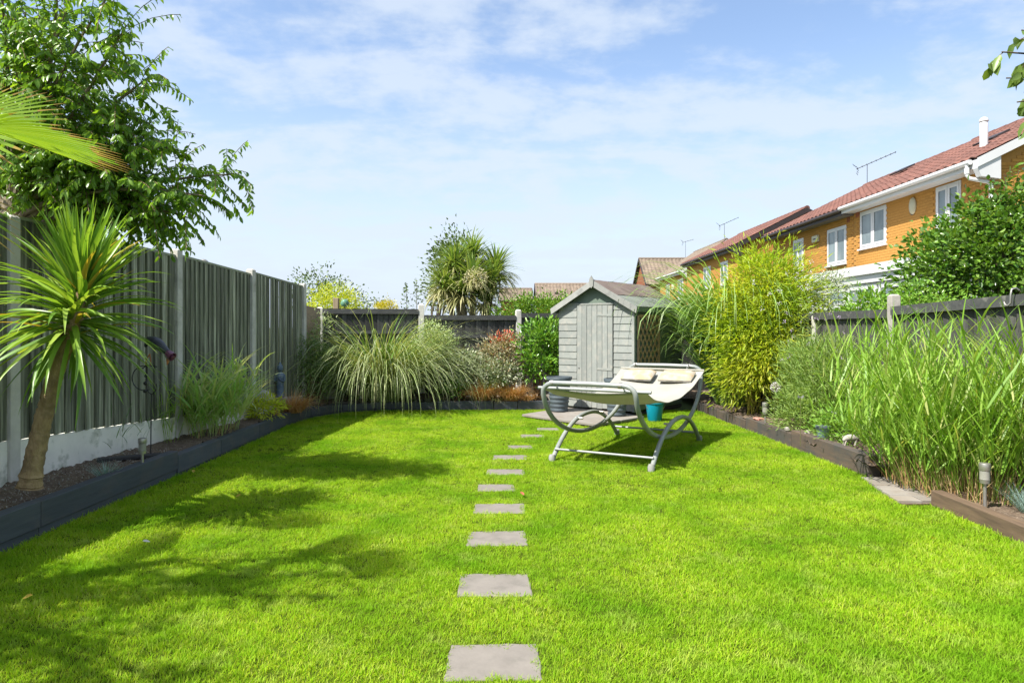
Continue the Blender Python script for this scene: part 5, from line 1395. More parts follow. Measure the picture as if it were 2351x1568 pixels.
# ------------------------------------------------------------------ right bed plants
grass_clump('tall_grass', 'tall arching silver-green grass leaning over the shed corner', 'ornamental grass', (4.02, 12.25, 0.15), (0.34, 0.28), 900, (1.7, 3.8), (0.03, 0.36), (1.7, 3.1), 0.048, LM['misc'], 71, nseg=11, bias=(-0.12, -0.25), pw=2.6,
            dead=(480, (0.7, 2.1), (0.05, 0.55), (0.5, 2.2), 0.028, LM['misc']))
def culms(t, r, cc):
    for i in range(26):
        x = 3.98 + r.normal() * .22; y = 10.9 + r.normal() * .25
        e = cc[int(r.integers(len(cc)))]
        B().tube([(x, y, 0.1), (x + (e[0] - x) * .25, y + (e[1] - y) * .25, 0.1 + (e[2] - .1) * .5), tuple(e)], [0.010, 0.009, 0.004], 5).build('culm', M['stem_gold'], t)
M['stem_gold'] = pmat('bamboo_culm', (0.30, 0.26, 0.05), (0.22, 0.2, 0.04), rough=0.4, bump=0.0)
shrub('bamboo', 'bushy golden-yellow bamboo in the right bed', 'bamboo', (3.98, 10.9, 0.15), (4.08, 10.85, 1.42), (0.78, 0.60, 1.36), 300, 62, 0.125, 0.019, LM['bamboo'], 72, cl_size=0.15, up=-0.05, nstem=0, surf=0.6, extra=culms, out=0.9)
def tall_stems(name, label, base, spread, n, H, seed, fl_mat, fl_n, fl_size, mat, flower_top=True):
    r = np.random.default_rng(seed); t = thing(name, label, 'flowering plant', base)
    a = r.random(n) * 6.28; q = np.sqrt(r.random(n))
    P0 = np.stack([base[0] + np.cos(a) * q * spread[0], base[1] + np.sin(a) * q * spread[1], np.full(n, base[2])], 1)
    V, Fc = blade_arrays(P0, r.random(n) * 6.28, H[0] + (H[1] - H[0]) * r.random(n), np.abs(r.normal(size=n)) * .16, r.random(n) * .4, 0.005, 6, r.random(n) * 3, wtip=.6)
    cen = V.reshape(n, 7, 2, 3).mean(2)
    parts = [(V, Fc)]
    for k in range(5):
        i = r.integers(1, 6, n)
        parts.append(blade_arrays(cen[np.arange(n), i], r.random(n) * 6.28, 0.08 + .12 * r.random(n), .5 + .5 * r.random(n), r.random(n), 0.007, 6))
    V, Fc = merge(parts)
    np_obj('foliage', V, Fc, mat, t, smooth=True)
    m = min(fl_n, n)
    tips = cen[:m, -1]
    C = np.repeat(tips, 14, 0) + r.normal(size=(m * 14, 3)) * fl_size
    V, Fc = leaf_arrays(C, rand_dirs(r, len(C)), rand_dirs(r, len(C)), fl_size * 1.2, fl_size * 1.0)
    np_obj('blossom', V, Fc, fl_mat, t)
    return t
tall_stems('verbena', 'wiry verbena stems with small lilac flower heads before the right fence', (4.1, 9.3, 0.15), (0.30, 0.75), 90, (0.9, 1.75), 73, LM['lilac_fl'], 34, 0.012, LM['peren'])
tall_stems('gaura', 'pale flowering stems reaching above the fence beside the bamboo', (4.30, 9.95, 0.15), (0.12, 0.22), 26, (1.75, 2.35), 74, LM['white_fl'], 22, 0.016, LM['peren'])
shrub('border_perennial', 'low mound of narrow grey-green leaves along the right sleeper', 'plant', (3.86, 9.25, 0.15), (3.92, 9.2, 0.40), (0.34, 0.52, 0.30), 130, 22, 0.085, 0.012, LM['peren'], 75, cl_size=0.075, up=0.6, nstem=8, stem_mat='stem')
shrub('border_perennial', 'loose taller green perennial behind the allium', 'plant', (4.15, 9.1, 0.15), (4.15, 9.15, 0.78), (0.30, 0.85, 0.66), 230, 22, 0.11, 0.012, LM['peren'], 76, cl_size=0.10, up=0.8, nstem=10, stem_mat='stem')
shrub('border_perennial', 'low yellow-green plants behind the blue pot on the right', 'plant', (3.98, 8.15, 0.15), (4.0, 8.15, 0.32), (0.30, 0.50, 0.22), 100, 22, 0.06, 0.014, LM['fresh'], 77, cl_size=0.07, up=0.5, nstem=6, stem_mat='stem')
alm = thing('allium', 'white pompom allium flower on a thin stem in the right bed', 'flower', (3.64, 9.55, 0.18))
ah = W(1781, 889, 9.6)
B().tube([(3.66, 9.6, 0.15), (3.69, 9.6, 0.4), tuple(ah)], 0.005, 6).build('stem', M['stem'], alm)
r = np.random.default_rng(6)
d = rand_dirs(r, 260); C = np.array(ah) + d * 0.05
V, Fc = leaf_arrays(C, d + r.normal(size=d.shape) * .5, rand_dirs(r, 260), 0.03, 0.024)
np_obj('flower_head', V, Fc, LM['white_fl'], alm)
reed('giant_reed_clump', 'tall bright green reed grass clump filling the right foreground bed', 'ornamental grass', (4.08, 6.42, 0.03), (0.40, 0.78), 560, (0.85, 1.62), LM['reed'], 81, nleaf=6, leafL=(0.3, 0.65), wd=0.017, lean=0.62, leaf_lean=(0.2, 0.85), leaf_droop=(0.05, 0.9), bias=(-0.2, 0.0),
     stub=(1100, 0.14, 0.42, LM['reed_dead']), stem_w=0.007)
grass_clump('blue_fescue', 'silvery blue fescue tuft at the right edge of the low brown bed', 'fescue', (4.10, 5.42, 0.08), (0.05, 0.05), 300, (0.16, 0.30), (0.05, 0.9), (0.1, 0.8), 0.0035, LM['fescue'], 82, nseg=4, group='blue fescue tufts')

# ------------------------------------------------------------------ beyond the fences
shrub('hedge_bush', 'large glossy green beech bush rising behind the right fence', 'bush', (6.7, 9.7, 0), (7.12, 9.75, 2.18), (1.45, 1.1, 1.2), 460, 40, 0.085, 0.052, LM['beech'], 91, cl_size=0.14, hi=True, up=0.15, nstem=12, stem_r=0.03, droop=0.12)
r = np.random.default_rng(17)
tg = [W(px, py, Y) for px, py, Y in ((2235, 480, 9.4), (2270, 440, 9.4), (2305, 400, 9.5), (2340, 390, 9.6), (2150, 580, 9.3), (2180, 540, 9.4), (2370, 420, 9.5), (2320, 440, 9.2), (2100, 650, 9.3))]
limb_tree('beech_shoots', 'young leafy shoots sticking out of the beech bush on the right', [(7.0, 9.6, 0), (7.0, 9.6, 0.8), (7.0, 9.6, 1.5), (7.0, 9.6, 2.0)], [0.05, 0.045, 0.04, 0.03], tg, LM['beech'], 92, twigs=12, leaves=11, leafL=0.085, leafW=0.05, twigL=(0.18, 0.42), start=0.45, droop=0.3, hang=0.3, limb_r=0.016)
shrub('neighbour_shrub', 'light green leafy shrub just beyond the right fence by the pale post', 'shrub', (5.2, 9.4, 0), W(2005, 722, 9.6), (0.42, 0.35, 0.26), 60, 22, 0.09, 0.036, LM['fresh'], 93, cl_size=0.08, up=0.4, nstem=6)
shrub('neighbour_shrub', 'small yellow-green shrub under the beech bush behind the fence', 'shrub', (5.45, 9.0, 0), W(2130, 705, 8.9), (0.6, 0.3, 0.26), 60, 22, 0.055, 0.03, LM['fresh'], 94, cl_size=0.075, nstem=5)
shrub('pale_rose', 'pale flowering shrub between the bamboo and the white extension', 'shrub', (4.95, 10.6, 0), W(1905, 680, 10.7), (0.26, 0.25, 0.36), 50, 16, 0.05, 0.02, LM['varieg'], 95, cl_size=0.07, nstem=6)
shrub('hedge', 'clipped green hedge behind the back fence left of the shed', 'hedge', (0.8, 15.4, 0), (0.75, 15.4, 1.25), (1.3, 0.42, 1.02), 520, 40, 0.07, 0.036, LM['hedge'], 96, cl_size=0.12, nstem=6, surf=0.9)
# big many-headed cordyline behind the back fence
cb = thing('cordyline', 'big many-headed cordyline behind the back fence', 'cordyline', (-0.95, 16.3, 0))
heads = [(1045, 610, 16.2), (1020, 660, 16.0), (1085, 640, 15.8), (1130, 650, 16.2), (1060, 675, 15.8), (1115, 690, 16.0), (1085, 590, 16.6), (1140, 620, 16.6), (1040, 640, 16.6)]
Vs = []; Vd = []
r = np.random.default_rng(88)
for (px, py, Y) in heads:
    p = W(px, py, Y); h = np.array(p)
    B().tube([(-0.95 + r.normal() * .1, 16.3, 0), (p.x * .5 - .47, (Y + 16.3) / 2, p.z * .55), tuple(p)], [0.10, 0.08, 0.05], 8).build('trunk', M['bark_light'], cb, smooth=True)
    n = 150
    Vs.append(blade_arrays(h + r.normal(size=(n, 3)) * .03, r.random(n) * 6.28, 0.55 + .3 * r.random(n), r.random(n) ** .8 * 1.5, .3 + .6 * r.random(n), 0.05, 6, r.normal(size=n) * .3))
    n = 100
    Vd.append(blade_arrays(h + r.normal(size=(n, 3)) * .03 - np.array([0, 0, .1]), r.random(n) * 6.28, 0.55 + .3 * r.random(n), 1.2 + .6 * r.random(n), 1.0 + .5 * r.random(n), 0.045, 6, r.normal(size=n) * .3))
V, Fc = merge(Vs); np_obj('leaf_heads', V, Fc, LM['cord_far'], cb, smooth=True)
V, Fc = merge(Vd); np_obj('hanging_leaves', V, Fc, LM['cord_dead'], cb, smooth=True)
fc = np.array(W(1092, 640, 15.3)); n = 700
d = rand_dirs(r, n); C = fc + d * np.array([.28, .2, .26]) * (r.random((n, 1)) ** .4)
V, Fc = leaf_arrays(C, d + r.normal(size=d.shape) * .5, rand_dirs(r, n), 0.05, 0.014)
np_obj('flower_panicle', V, Fc, LM['cream_fl'], cb)
def far_tree(name, label, base, centre, rad, n_cl, per, L, Wd, mat, seed, cl=0.2, group=None, surf=0.7):
    return shrub(name, label, 'tree', base, centre, rad, n_cl, per, L, Wd, mat, seed, cl_size=cl, nstem=10, stem_r=0.04, stem_mat='bark', part='crown', surf=surf, group=group)
far_tree('garden_tree', 'dark leafy tree standing behind the big cordyline', (-2.6, 22, 0), W(1042, 640, 22), (0.85, 0.8, 1.45), 130, 26, 0.12, 0.07, LM['far_tree'], 101, 0.17)
far_tree('garden_tree', 'sparse tree against the sky behind the left end of the back fence', (-5.7, 20.5, 0), W(745, 680, 20), (0.95, 0.8, 0.80), 120, 14, 0.085, 0.055, LM['far_tree'], 102, 0.17, surf=0.6)
far_tree('garden_tree', 'low thin tree trailing right of the sparse tree behind the fence', (-4.4, 20.3, 0), W(830, 705, 20), (0.7, 0.5, 0.42), 46, 9, 0.075, 0.05, LM['far_tree'], 103, 0.14, surf=0.6)
shrub('neighbour_shrub', 'bright lime shrub behind the left corner of the back fence', 'shrub', (-4.3, 15.8, 0), W(770, 715, 15.6), (0.60, 0.4, 0.62), 150, 30, 0.055, 0.026, LM['lime'], 104, cl_size=0.10, nstem=6)
shrub('golden_shrub', 'small golden-yellow clipped shrub showing above the back fence', 'shrub', (-3.3, 18.2, 0), W(888, 715, 18), (0.30, 0.25, 0.27), 60, 26, 0.045, 0.028, LM['gold'], 105, cl_size=0.06, nstem=4)
def whip(label, px, py0, py1, Y, seed):
    r = np.random.default_rng(seed); b0 = W(px, py0, Y); b0.z = 0
    t = thing('sapling', label, 'sapling', b0)
    top = W(px + r.normal() * 4, py1, Y)
    B().tube([tuple(b0), (b0.x + .02, Y, top.z * .6), tuple(top)], [0.014, 0.010, 0.003], 5).build('stem', M['bark'], t)
    z0 = W(px, py0, Y).z; n = 90
    u = r.random(n); zz = z0 - .2 + (top.z - z0 + .2) * u
    C = np.stack([b0.x + r.normal(size=n) * .10 * (1.1 - u), Y + r.normal(size=n) * .1, zz], 1)
    V, Fc = leaf_arrays(C, rand_dirs(r, n), rand_dirs(r, n), 0.06, 0.04)
    np_obj('foliage', V, Fc, LM['far_tree'], t)
whip('thin bare sapling above the back fence, left of its twin', 932, 710, 650, 16.5, 1)
whip('thin bare sapling above the back fence, next to the concrete post', 955, 710, 640, 16.5, 2)
# ------------------------------------------------------------------ cradle daybed
hd = Vector((0.475, 0.88, 0)).normalized(); hv = Vector((hd.y, -hd.x, 0))
HC = Vector((1.50, 8.56, 0))
def HP(u, v, h): return HC + hd * u + hv * v + Vector((0, 0, h))
bed = thing('cradle_daybed', 'double cradle hammock with grey tubular frame and cream sling on the lawn', 'hammock', HC)
VW = 0.53
loop = []
def arc(cu, cv, h, r, a0, a1, n=6): pass
# foot bar, right rocker, head bar, left rocker as one closed rounded tube
def rocker(s, n=26):
    pts = []
    for i in range(n + 1):
        a = PI + PI * i / n
        u = 1.46 * math.cos(a); h = 0.89 + 0.04 * (i / n) + 0.67 * math.sin(a)
        pts.append((u, s * VW, h))
    return pts
pts = []
cr = 0.14
right = rocker(1)
for k in range(1, 6):
    t = k / 5 * PI / 2
    pts.append((-1.46 - 0.0, VW - cr + cr * math.sin(t) * 1.0, 0.935 - cr * (1 - math.cos(t)) * 0.75))
pts = [(-1.455, -VW + cr, 0.935), (-1.455, 0, 0.94), (-1.455, VW - cr, 0.935)] + pts[0:4]
pts += right[1:-1]
pts += [(1.46, VW - cr + cr * math.cos(k / 5 * PI / 2), 0.99 - cr * 0.75 * (1 - math.sin(k / 5 * PI / 2))) for k in range(1, 5)]
pts += [(1.455, VW - cr, 0.99), (1.455, 0, 0.995), (1.455, -VW + cr, 0.99)]
pts += [(1.46, -(VW - cr + cr * math.sin(k / 5 * PI / 2)), 0.99 - cr * 0.75 * (1 - math.cos(k / 5 * PI / 2))) for k in range(1, 5)]
pts += rocker(-1)[::-1][1:-1]
pts += [(-1.46, -(VW - cr + cr * math.cos(k / 5 * PI / 2)), 0.935 - cr * 0.75 * (1 - math.sin(k / 5 * PI / 2))) for k in range(1, 5)]
B().tube([HP(*p) for p in pts], 0.027, 12, closed=True).build('cradle_frame', M['tube'], bed, smooth=True)
for s in (-1, 1):
    arch = []
    for i in range(25):
        q = -1 + 2 * i / 24
        arch.append(HP(1.1 * q, s * (VW + 0.055), 0.012 + 0.43 * (1 - abs(q) ** 2.3)))
    B().tube(arch, 0.027, 12).build('leg', M['tube'], bed, smooth=True)
    for q in (-1, 1):
        B().lathe([(0.038, 0.0), (0.040, 0.05), (0.030, 0.075)], HP(1.1 * q, s * (VW + 0.055), 0.002), 12).build('foot_cap', M['white_flake'] if q < 0 else M['tube'], bed, smooth=True)
    # clamps where rocker and leg meet
    for q in (-0.36, 0.36):
        h = 0.012 + 0.43 * (1 - abs(q / 1.1) ** 2.3)
        B().tube([HP(q, s * (VW - 0.02), h + .005), HP(q, s * (VW + 0.08), h + .005)], 0.014, 8).build('bolt', M['steel'], bed, smooth=True)
for q, h in ((-1.02, 0.13), (1.02, 0.13)):
    B().tube([HP(q, -(VW + .055), h), HP(q, VW + .055, h)], 0.014, 10).build('cross_bar', M['tube'], bed, smooth=True)
# sling
UL, VL = 1.32, 0.60
def sling_h(u, v):
    a = (u + UL) / (2 * UL)
    base = 0.865 * (1 - a) + 0.945 * a
    sag = 0.265 * (1 - (2 * a - 1) ** 2) ** 0.9
    return base - sag * (1 - 0.22 * (v / VL) ** 2) - 0.03 * (1 - (v / VL) ** 2) + 0.05 * (abs(v) / VL) ** 6 * (1 - (2 * a - 1) ** 2) * -0.6
nu, nv = 40, 16
vs = []
for i in range(nu + 1):
    for j in range(nv + 1):
        u = -UL + 2 * UL * i / nu; v = -VL + 2 * VL * j / nv
        v2 = v * (1 - 0.05 * (1 - (u / UL) ** 2))
        vs.append(HP(u, v2, sling_h(u, v) + 0.004 * math.sin(u * 11 + v * 5)))
n0 = len(vs); vs2 = vs + [p - Vector((0, 0, 0.006)) for p in vs]
fs = []
for i in range(nu):
    for j in range(nv):
        a = i * (nv + 1) + j
        fs += [(a, a + 1, a + nv + 2, a + nv + 1), (n0 + a, n0 + a + nv + 1, n0 + a + nv + 2, n0 + a + 1)]
for i in range(nu):
    a = i * (nv + 1); b = a + nv + 1
    fs += [(a, b, n0 + b, n0 + a)]; a += nv; b += nv; fs += [(a, n0 + a, n0 + b, b)]
B().add(vs2, fs).build('sling', M['sling'], bed, smooth=True)
for u, ext, rr in ((-UL, 0.05, 0.018), (UL, 0.0, 0.016)):
    B().tube([HP(u, -VL - ext, sling_h(u, VL)), HP(u, VL + ext, sling_h(u, VL))], rr, 10).build('spreader_bar', M['tube'] if u < 0 else M['sling'], bed, smooth=True)
for u, ub, hb_ in ((-UL, -1.455, 0.935), (UL, 1.455, 0.99)):
    for v in (-0.42, 0.36):
        a = HP(u, v, sling_h(u, VL) + 0.012); b = HP(ub, v, hb_ + 0.03)
        ch = B()
        for k in range(4):
            p = a.lerp(b, (k + .5) / 4); d = (b - a).normalized()
            ch.tube([p + (d * math.cos(q) * 0.024 + (hv if k % 2 else Vector((0, 0, 1))) * math.sin(q) * 0.012) for q in np.linspace(0, 2 * PI, 9)[:-1]], 0.004, 5, closed=True)
        ch.build('chain', M['steel'], bed, smooth=True)
        B().tube([HP(ub, v - .02, hb_), HP(ub, v + .02, hb_)], 0.031, 12).build('chain_collar', M['steel'], bed, smooth=True)
# two head cushions
def cushion(label, v0, v1):
    c = thing('head_cushion', label, 'cushion', HP(1.08, (v0 + v1) / 2, 0.9), 'cushions at the head of the daybed')
    du = 0.15; uc = 1.07
    L = v1 - v0
    slope = math.atan((sling_h(1.2, 0) - sling_h(0.95, 0)) / 0.25)
    ax_u = (hd * math.cos(slope) + Vector((0, 0, math.sin(slope)))); nn = hv.cross(ax_u); nn = nn if nn.z > 0 else -nn
    ctr = HP(uc, (v0 + v1) / 2, sling_h(uc, (v0 + v1) / 2)) + nn * 0.05
    m = Matrix((hv, ax_u, nn)).transposed()
    vs = []; n1, n2 = 14, 8
    top = []; bot = []
    for i in range(n1 + 1):
        for j in range(n2 + 1):
            x = -1 + 2 * i / n1; y = -1 + 2 * j / n2
            th = 0.045 * (1 - abs(x) ** 6) ** .5 * (1 - abs(y) ** 5) ** .5 + 0.012
            sx = L / 2 * x * (1 - .02 * y * y); sy = du * y * (1 - 0.03 * x * x)
            top.append(ctr + m @ Vector((sx, sy, th))); bot.append(ctr + m @ Vector((sx, sy, -th * .8)))
    n = len(top); fs = []
    for i in range(n1):
        for j in range(n2):
            a = i * (n2 + 1) + j; fs.append((a, a + 1, a + n2 + 2, a + n2 + 1))
    B().add(top, fs).build('top_cover', M['cushion'], c, smooth=True)
    fs2 = list(fs); vs2 = bot + top; 
    rim = [i * (n2 + 1) for i in range(n1 + 1)] + [n1 * (n2 + 1) + j for j in range(1, n2 + 1)] + [i * (n2 + 1) + n2 for i in range(n1 - 1, -1, -1)] + [j for j in range(n2 - 1, 0, -1)]
    for a, b in zip(rim, rim[1:] + rim[:1]): fs2.append((a, b, n + b, n + a))
    B().add(vs2, fs2).build('side_cover', M['cushion_edge'], c, smooth=True)
cushion('faded beige cushion on the daybed sling, the left of two', -0.47, -0.03)
cushion('faded beige cushion on the daybed sling, the right of two', 0.06, 0.52)

# ------------------------------------------------------------------ pots and bucket
def ribbed_pot(label, x, y, z, rt, rb, h, tilt=0.0):
    t = thing('plant_pot', label, 'plant pot', (x, y, z), 'ribbed grey pots by the shed')
    prof = [(rb * .96, 0.0)]
    n = 44
    for i in range(n + 1):
        q = i / n
        prof.append((rb + (rt - rb) * q + 0.006 * math.sin(q * 2 * PI * 7.5), 0.01 + (h - .06) * q))
    o = B().lathe(prof, (x, y, z), 32).build('body', M['pot_grey'], t, smooth=True)
    B().lathe([(rt * .99, h - .055), (rt * 1.10, h - .05), (rt * 1.12, h - .012), (rt * 1.09, h), (rt * 1.0, h), (rt * .97, h - .04), (rt * .2, h - .05)], (x, y, z), 32).build('rim', M['pot_grey'], t, smooth=True)
    B().lathe([(rt * .96, h - .062), (rt * .5, h - .052), (0.01, h - .05)], (x, y, z + .012), 24).build('soil', M['earth'], t, smooth=True)
    return t
ribbed_pot('tall ribbed grey pot left of the shed door', 0.83, 12.0, 0.064, 0.205, 0.15, 0.61)
ribbed_pot('tall ribbed grey pot under the daybed, right of the shed door', 1.75, 11.42, 0.064, 0.195, 0.145, 0.62)
bk = thing('bucket', 'turquoise blue plastic bucket beside the shed', 'bucket', (2.34, 11.2, 0.0))
B().lathe([(0.105, 0.0), (0.112, 0.012), (0.150, 0.31), (0.146, 0.312), (0.108, 0.03), (0.01, 0.025)], (2.34, 11.2, 0.012), 28).build('body', M['blue'], bk, smooth=True)
B().lathe([(0.149, .285), (0.160, .287), (0.160, .315), (0.148, .317)], (2.34, 11.2, 0.012), 28).build('rim', M['blue'], bk, smooth=True)
B().tube([(2.34 + 0.158 * math.cos(a), 11.2 - 0.05 - .02 * math.sin(a), 0.29 - 0.13 * math.sin(a)) for a in np.linspace(0, PI, 12)], 0.004, 5).build('handle', M['steel'], bk, smooth=True)

# ------------------------------------------------------------------ solar stake lights
def solar_light(label, x, y, zg, ztop, s=1.0):
    t = thing('solar_light', label, 'garden light', (x, y, zg), 'stake lights in the beds')
    h = ztop - zg; hh = 0.145 * s; r0 = 0.036 * s
    B().tube([(x, y, zg - .03), (x, y, ztop - hh)], 0.0125 * s, 10).build('stake', M['steel'], t, smooth=True)
    z = ztop - hh
    B().lathe([(r0 * .5, z - .004), (r0 * .86, z), (r0 * .92, z + .02), (r0 * .95, z + .03)], (x, y, 0), 18).build('collar', M['steel'], t, smooth=True)
    pr = [(r0 * .9, z + .0302)]
    for k in range(6): pr += [(r0 * .97, z + .034 + k * .011 * s), (r0 * .91, z + .040 + k * .011 * s)]
    B().lathe(pr, (x, y, 0), 18).build('lens', M['lamp_glass'], t, smooth=True)
    zt = pr[-1][1]
    B().lathe([(r0 * .98, zt + .0005), (r0 * 1.04, zt + .004), (r0 * 1.04, ztop - .006), (r0 * .98, ztop), (r0 * .5, ztop + .001)], (x, y, 0), 18).build('cap', M['steel'], t, smooth=True)
p = W(327, 1006, 6.45); solar_light('steel stake light in the left bed before the white gravel board', p.x, 6.45, 0.2, p.z)
p = W(2261, 1063, 5.55); solar_light('steel stake light in the low brown bed, right foreground', p.x, 5.55, 0.06, p.z, 1.12)
p = W(1757, 924, 9.75); solar_light('steel stake light behind the right sleeper under the bamboo', p.x, 9.75, 0.17, p.z, 1.15)
p = W(827, 925, 12.6); solar_light('short stake light at the foot of the pampas grass', p.x, 12.62, 0.15, 0.27, 0.8)

# ------------------------------------------------------------------ statue
sx, sy = W(643, 880, 10.9).x, 10.9
st = thing('statue', 'slate blue standing praying figure statue against the left fence', 'statue', (sx, sy, 0.2))
B().box((sx, sy, 0.31), (0.2, 0.17, 0.24)).build('plinth', M['stone'], st, bevel=0.02)
zb = 0.43
B().lathe([(0.062, 0), (0.068, 0.012), (0.058, 0.03), (0.056, 0.12), (0.060, 0.22), (0.066, 0.29), (0.072, 0.335), (0.066, 0.365), (0.040, 0.385), (0.026, 0.395), (0.024, 0.412)], (sx, sy, zb), 20, sx=1.0, sy=0.78).build('body', M['statue'], st, smooth=True)
B().lathe([(0.02, 0.405), (0.036, 0.42), (0.043, 0.45), (0.043, 0.475), (0.036, 0.50), (0.022, 0.515), (0.02, 0.525), (0.015, 0.545), (0.003, 0.556)], (sx, sy, zb), 20, sx=1.0, sy=1.05).build('head', M['statue'], st, smooth=True)
for s in (-1, 1):
    B().tube([(sx + s * .066, sy, zb + .352), (sx + s * .075, sy - .012, zb + .29), (sx + s * .068, sy - .05, zb + .245), (sx + s * .03, sy - .078, zb + .275), (sx + s * .006, sy - .08, zb + .315)], [0.020, 0.021, 0.018, 0.014, 0.009], 8).build('arm', M['statue'], st, smooth=True)
    B().lathe([(0.004, 0), (0.009, .008), (0.004, .026)], (sx + s * .043, sy, zb + .44), 8).build('ear', M['statue'], st, smooth=True)
B().lathe([(0.004, 0), (0.010, .006), (0.003, .022)], (sx, sy - .047, zb + .445), 8).build('nose', M['statue'], st, smooth=True)

# ------------------------------------------------------------------ bird stake ornament
ox, oy = W(346, 1000, 7.15).x, 7.15
orn = thing('bird_stake', 'black metal stake with dark bird ornament, purple cup and hanging balls', 'garden ornament', (ox, oy, 0.2))
top = W(341, 855, oy)
B().tube([(ox, oy, 0.18), (ox + .004, oy, 0.62), (ox + .008, oy, W(345, 905, oy).z)], 0.006, 8).build('pole', M['black'], orn, smooth=True)
fk = W(348, 905, oy)
for s in (-1, 1):
    B().tube([fk, fk + Vector((s * .03, 0, .02)), fk + Vector((s * .05, 0, .06)), fk + Vector((s * .052, 0, .11 if s > 0 else .33))], 0.005, 6).build('prong', M['black'], orn, smooth=True)
rc = W(332, 868, oy)
B().tube([rc + Vector((0.13 * math.cos(a), 0, 0.13 * math.sin(a))) for a in np.linspace(R(75), R(295), 18)], 0.005, 6).build('hoop', M['black'], orn, smooth=True)
for (px, py, rr) in ((335, 863, .018), (334, 880, .021), (333, 898, .019)):
    B().lathe([(0.002, -rr), (rr * .7, -rr * .7), (rr, 0), (rr * .7, rr * .7), (0.002, rr)], W(px, py, oy - .01), 12).build('ball', M['black'], orn, smooth=True)
bc0 = W(338, 775, oy); bc1 = W(392, 817, oy - .1)
def taper_body(name, path, rad, mat): B().tube(path, rad, 14).build(name, mat, orn, smooth=True)
pth = [bc0.lerp(bc1, t) + Vector((0, 0, .018 * math.sin(t * PI))) for t in np.linspace(0, .86, 9)]
taper_body('body', pth, [0.010, 0.030, 0.046, 0.056, 0.060, 0.056, 0.047, 0.038, 0.034], M['bird_black'])
taper_body('tail', [bc0 + Vector((-.005, .01, -.02)), bc0 + Vector((-.02, .02, -.075)), bc0 + Vector((-.03, .02, -.10))], [0.02, 0.022, 0.012], M['bird_black'])
dr = (bc1 - bc0).normalized(); qm = dr.to_track_quat('Z', 'Y').to_matrix()
B().lathe([(0.036, 0), (0.045, .02), (0.048, .075), (0.040, .075), (0.034, .045), (0.01, .045)], bc0.lerp(bc1, .86), 18, qm).build('cup', M['purple'], orn, smooth=True)
B().lathe([(0.022, .046), (0.022, .085), (0.004, .088)], bc0.lerp(bc1, .86), 14, qm).build('cup_core', M['purple'], orn, smooth=True)
pk0 = W(385, 822, oy - .09)
B().tube([pk0, pk0 + Vector((.006, -.01, -.035)), pk0 + Vector((.0, -.012, -.07))], [0.016, 0.015, 0.004], 8).build('beak', M['orange_enamel'], orn, smooth=True)
wing = B()
n_ = []
for s in (-1, 1):
    w0 = bc0.lerp(bc1, .30); sd = Vector((0, -1, 0)) * s * .058
    wing.plate([w0 + sd * 1.0 + Vector((0, 0, .02)), bc0.lerp(bc1, .62) + sd * 1.0 + Vector((0, 0, .012)), bc0.lerp(bc1, .5) + sd + Vector((0, 0, -.035)), bc0.lerp(bc1, .05) + sd * .8 + Vector((0, 0, -.02))], Vector((0, -s * .006, 0)))
wing.build('wings', M['bird_black'], orn)
for s in (-1, 1):
    B().tube([W(344, 812, oy), W(341 + s * 5, 828, oy), W(340 + s * 6, 838, oy)], 0.006, 6).build('foot', M['orange_enamel'], orn, smooth=True)
B().tube([W(327, 846, oy), W(338, 838, oy), W(360, 842, oy)], 0.006, 6).build('perch', M['black'], orn, smooth=True)
B().tube([W(338, 838, oy), W(338, 858, oy)], 0.005, 6).build('hanger', M['black'], orn)

# ------------------------------------------------------------------ other small things
dm = thing('fence_lamp', 'round grey dome lamp on top of the left fence', 'lamp', W(468, 608, 8.95))
c = W(468, 606, 8.97)
B().lathe([(0.052, -.045), (0.060, -.03), (0.062, 0.0), (0.052, 0.035), (0.03, 0.055), (0.004, 0.062)], c, 18, Matrix.Rotation(R(25), 3, 'Y')).build('dome', M['steel'], dm, smooth=True)
B().lathe([(0.045, -.06), (0.05, -.046)], c, 16, Matrix.Rotation(R(25), 3, 'Y')).build('lens', M['lamp_glass'], dm, smooth=True)
o = B().beam((-4.1, 6.75, 0.235), (-3.60, 7.02, 0.235), 0.12, 0.03).build('plank', M['dark_plank'], None, bevel=0.004); tag(o, 'dark board lying on the soil behind the left stake light', 'plank')
def rock(name, label, c, s, mat, seed, cat='stone', group=None):
    r = np.random.default_rng(seed)
    bm = bmesh.new(); bmesh.ops.create_icosphere(bm, subdivisions=3, radius=1.0)
    f = r.normal(size=(5, 3)); ph = r.random(5) * 6
    for v in bm.verts:
        k = 1 + sum(0.09 * math.sin(float(f[i] @ np.array(v.co)) * 1.8 + ph[i]) for i in range(5))
        v.co = Vector((v.co.x * s[0], v.co.y * s[1], v.co.z * s[2])) * k
    me = bpy.data.meshes.new(name); bm.to_mesh(me); bm.free(); me.materials.append(mat); me.shade_smooth()
    o = attach(bpy.data.objects.new(name, me), None, Matrix.Translation(c)); return tag(o, label, cat, group)
rock('boulder', 'pale round boulder against the left fence beside the statue', W(606, 915, 10.25), (0.13, 0.11, 0.11), M['white_stone'], 1)
rock('boulder', 'beige boulder behind the sedge at the corner shrub', W(752, 905, 12.8), (0.17, 0.13, 0.17), M['stone'], 2)
rock('boulder', 'beige boulder at the foot of the statue plinth', W(672, 925, 11.35), (0.14, 0.1, 0.10), M['stone'], 3)
tt = thing('domed_ornament', 'dark domed grey ornament on the sleeper under the corner shrub', 'garden ornament', (-3.47, 12.0, 0.16))  # turtle-like ornament: domed shell, small head and a handle
cc_ = W(722, 930, 12.0)
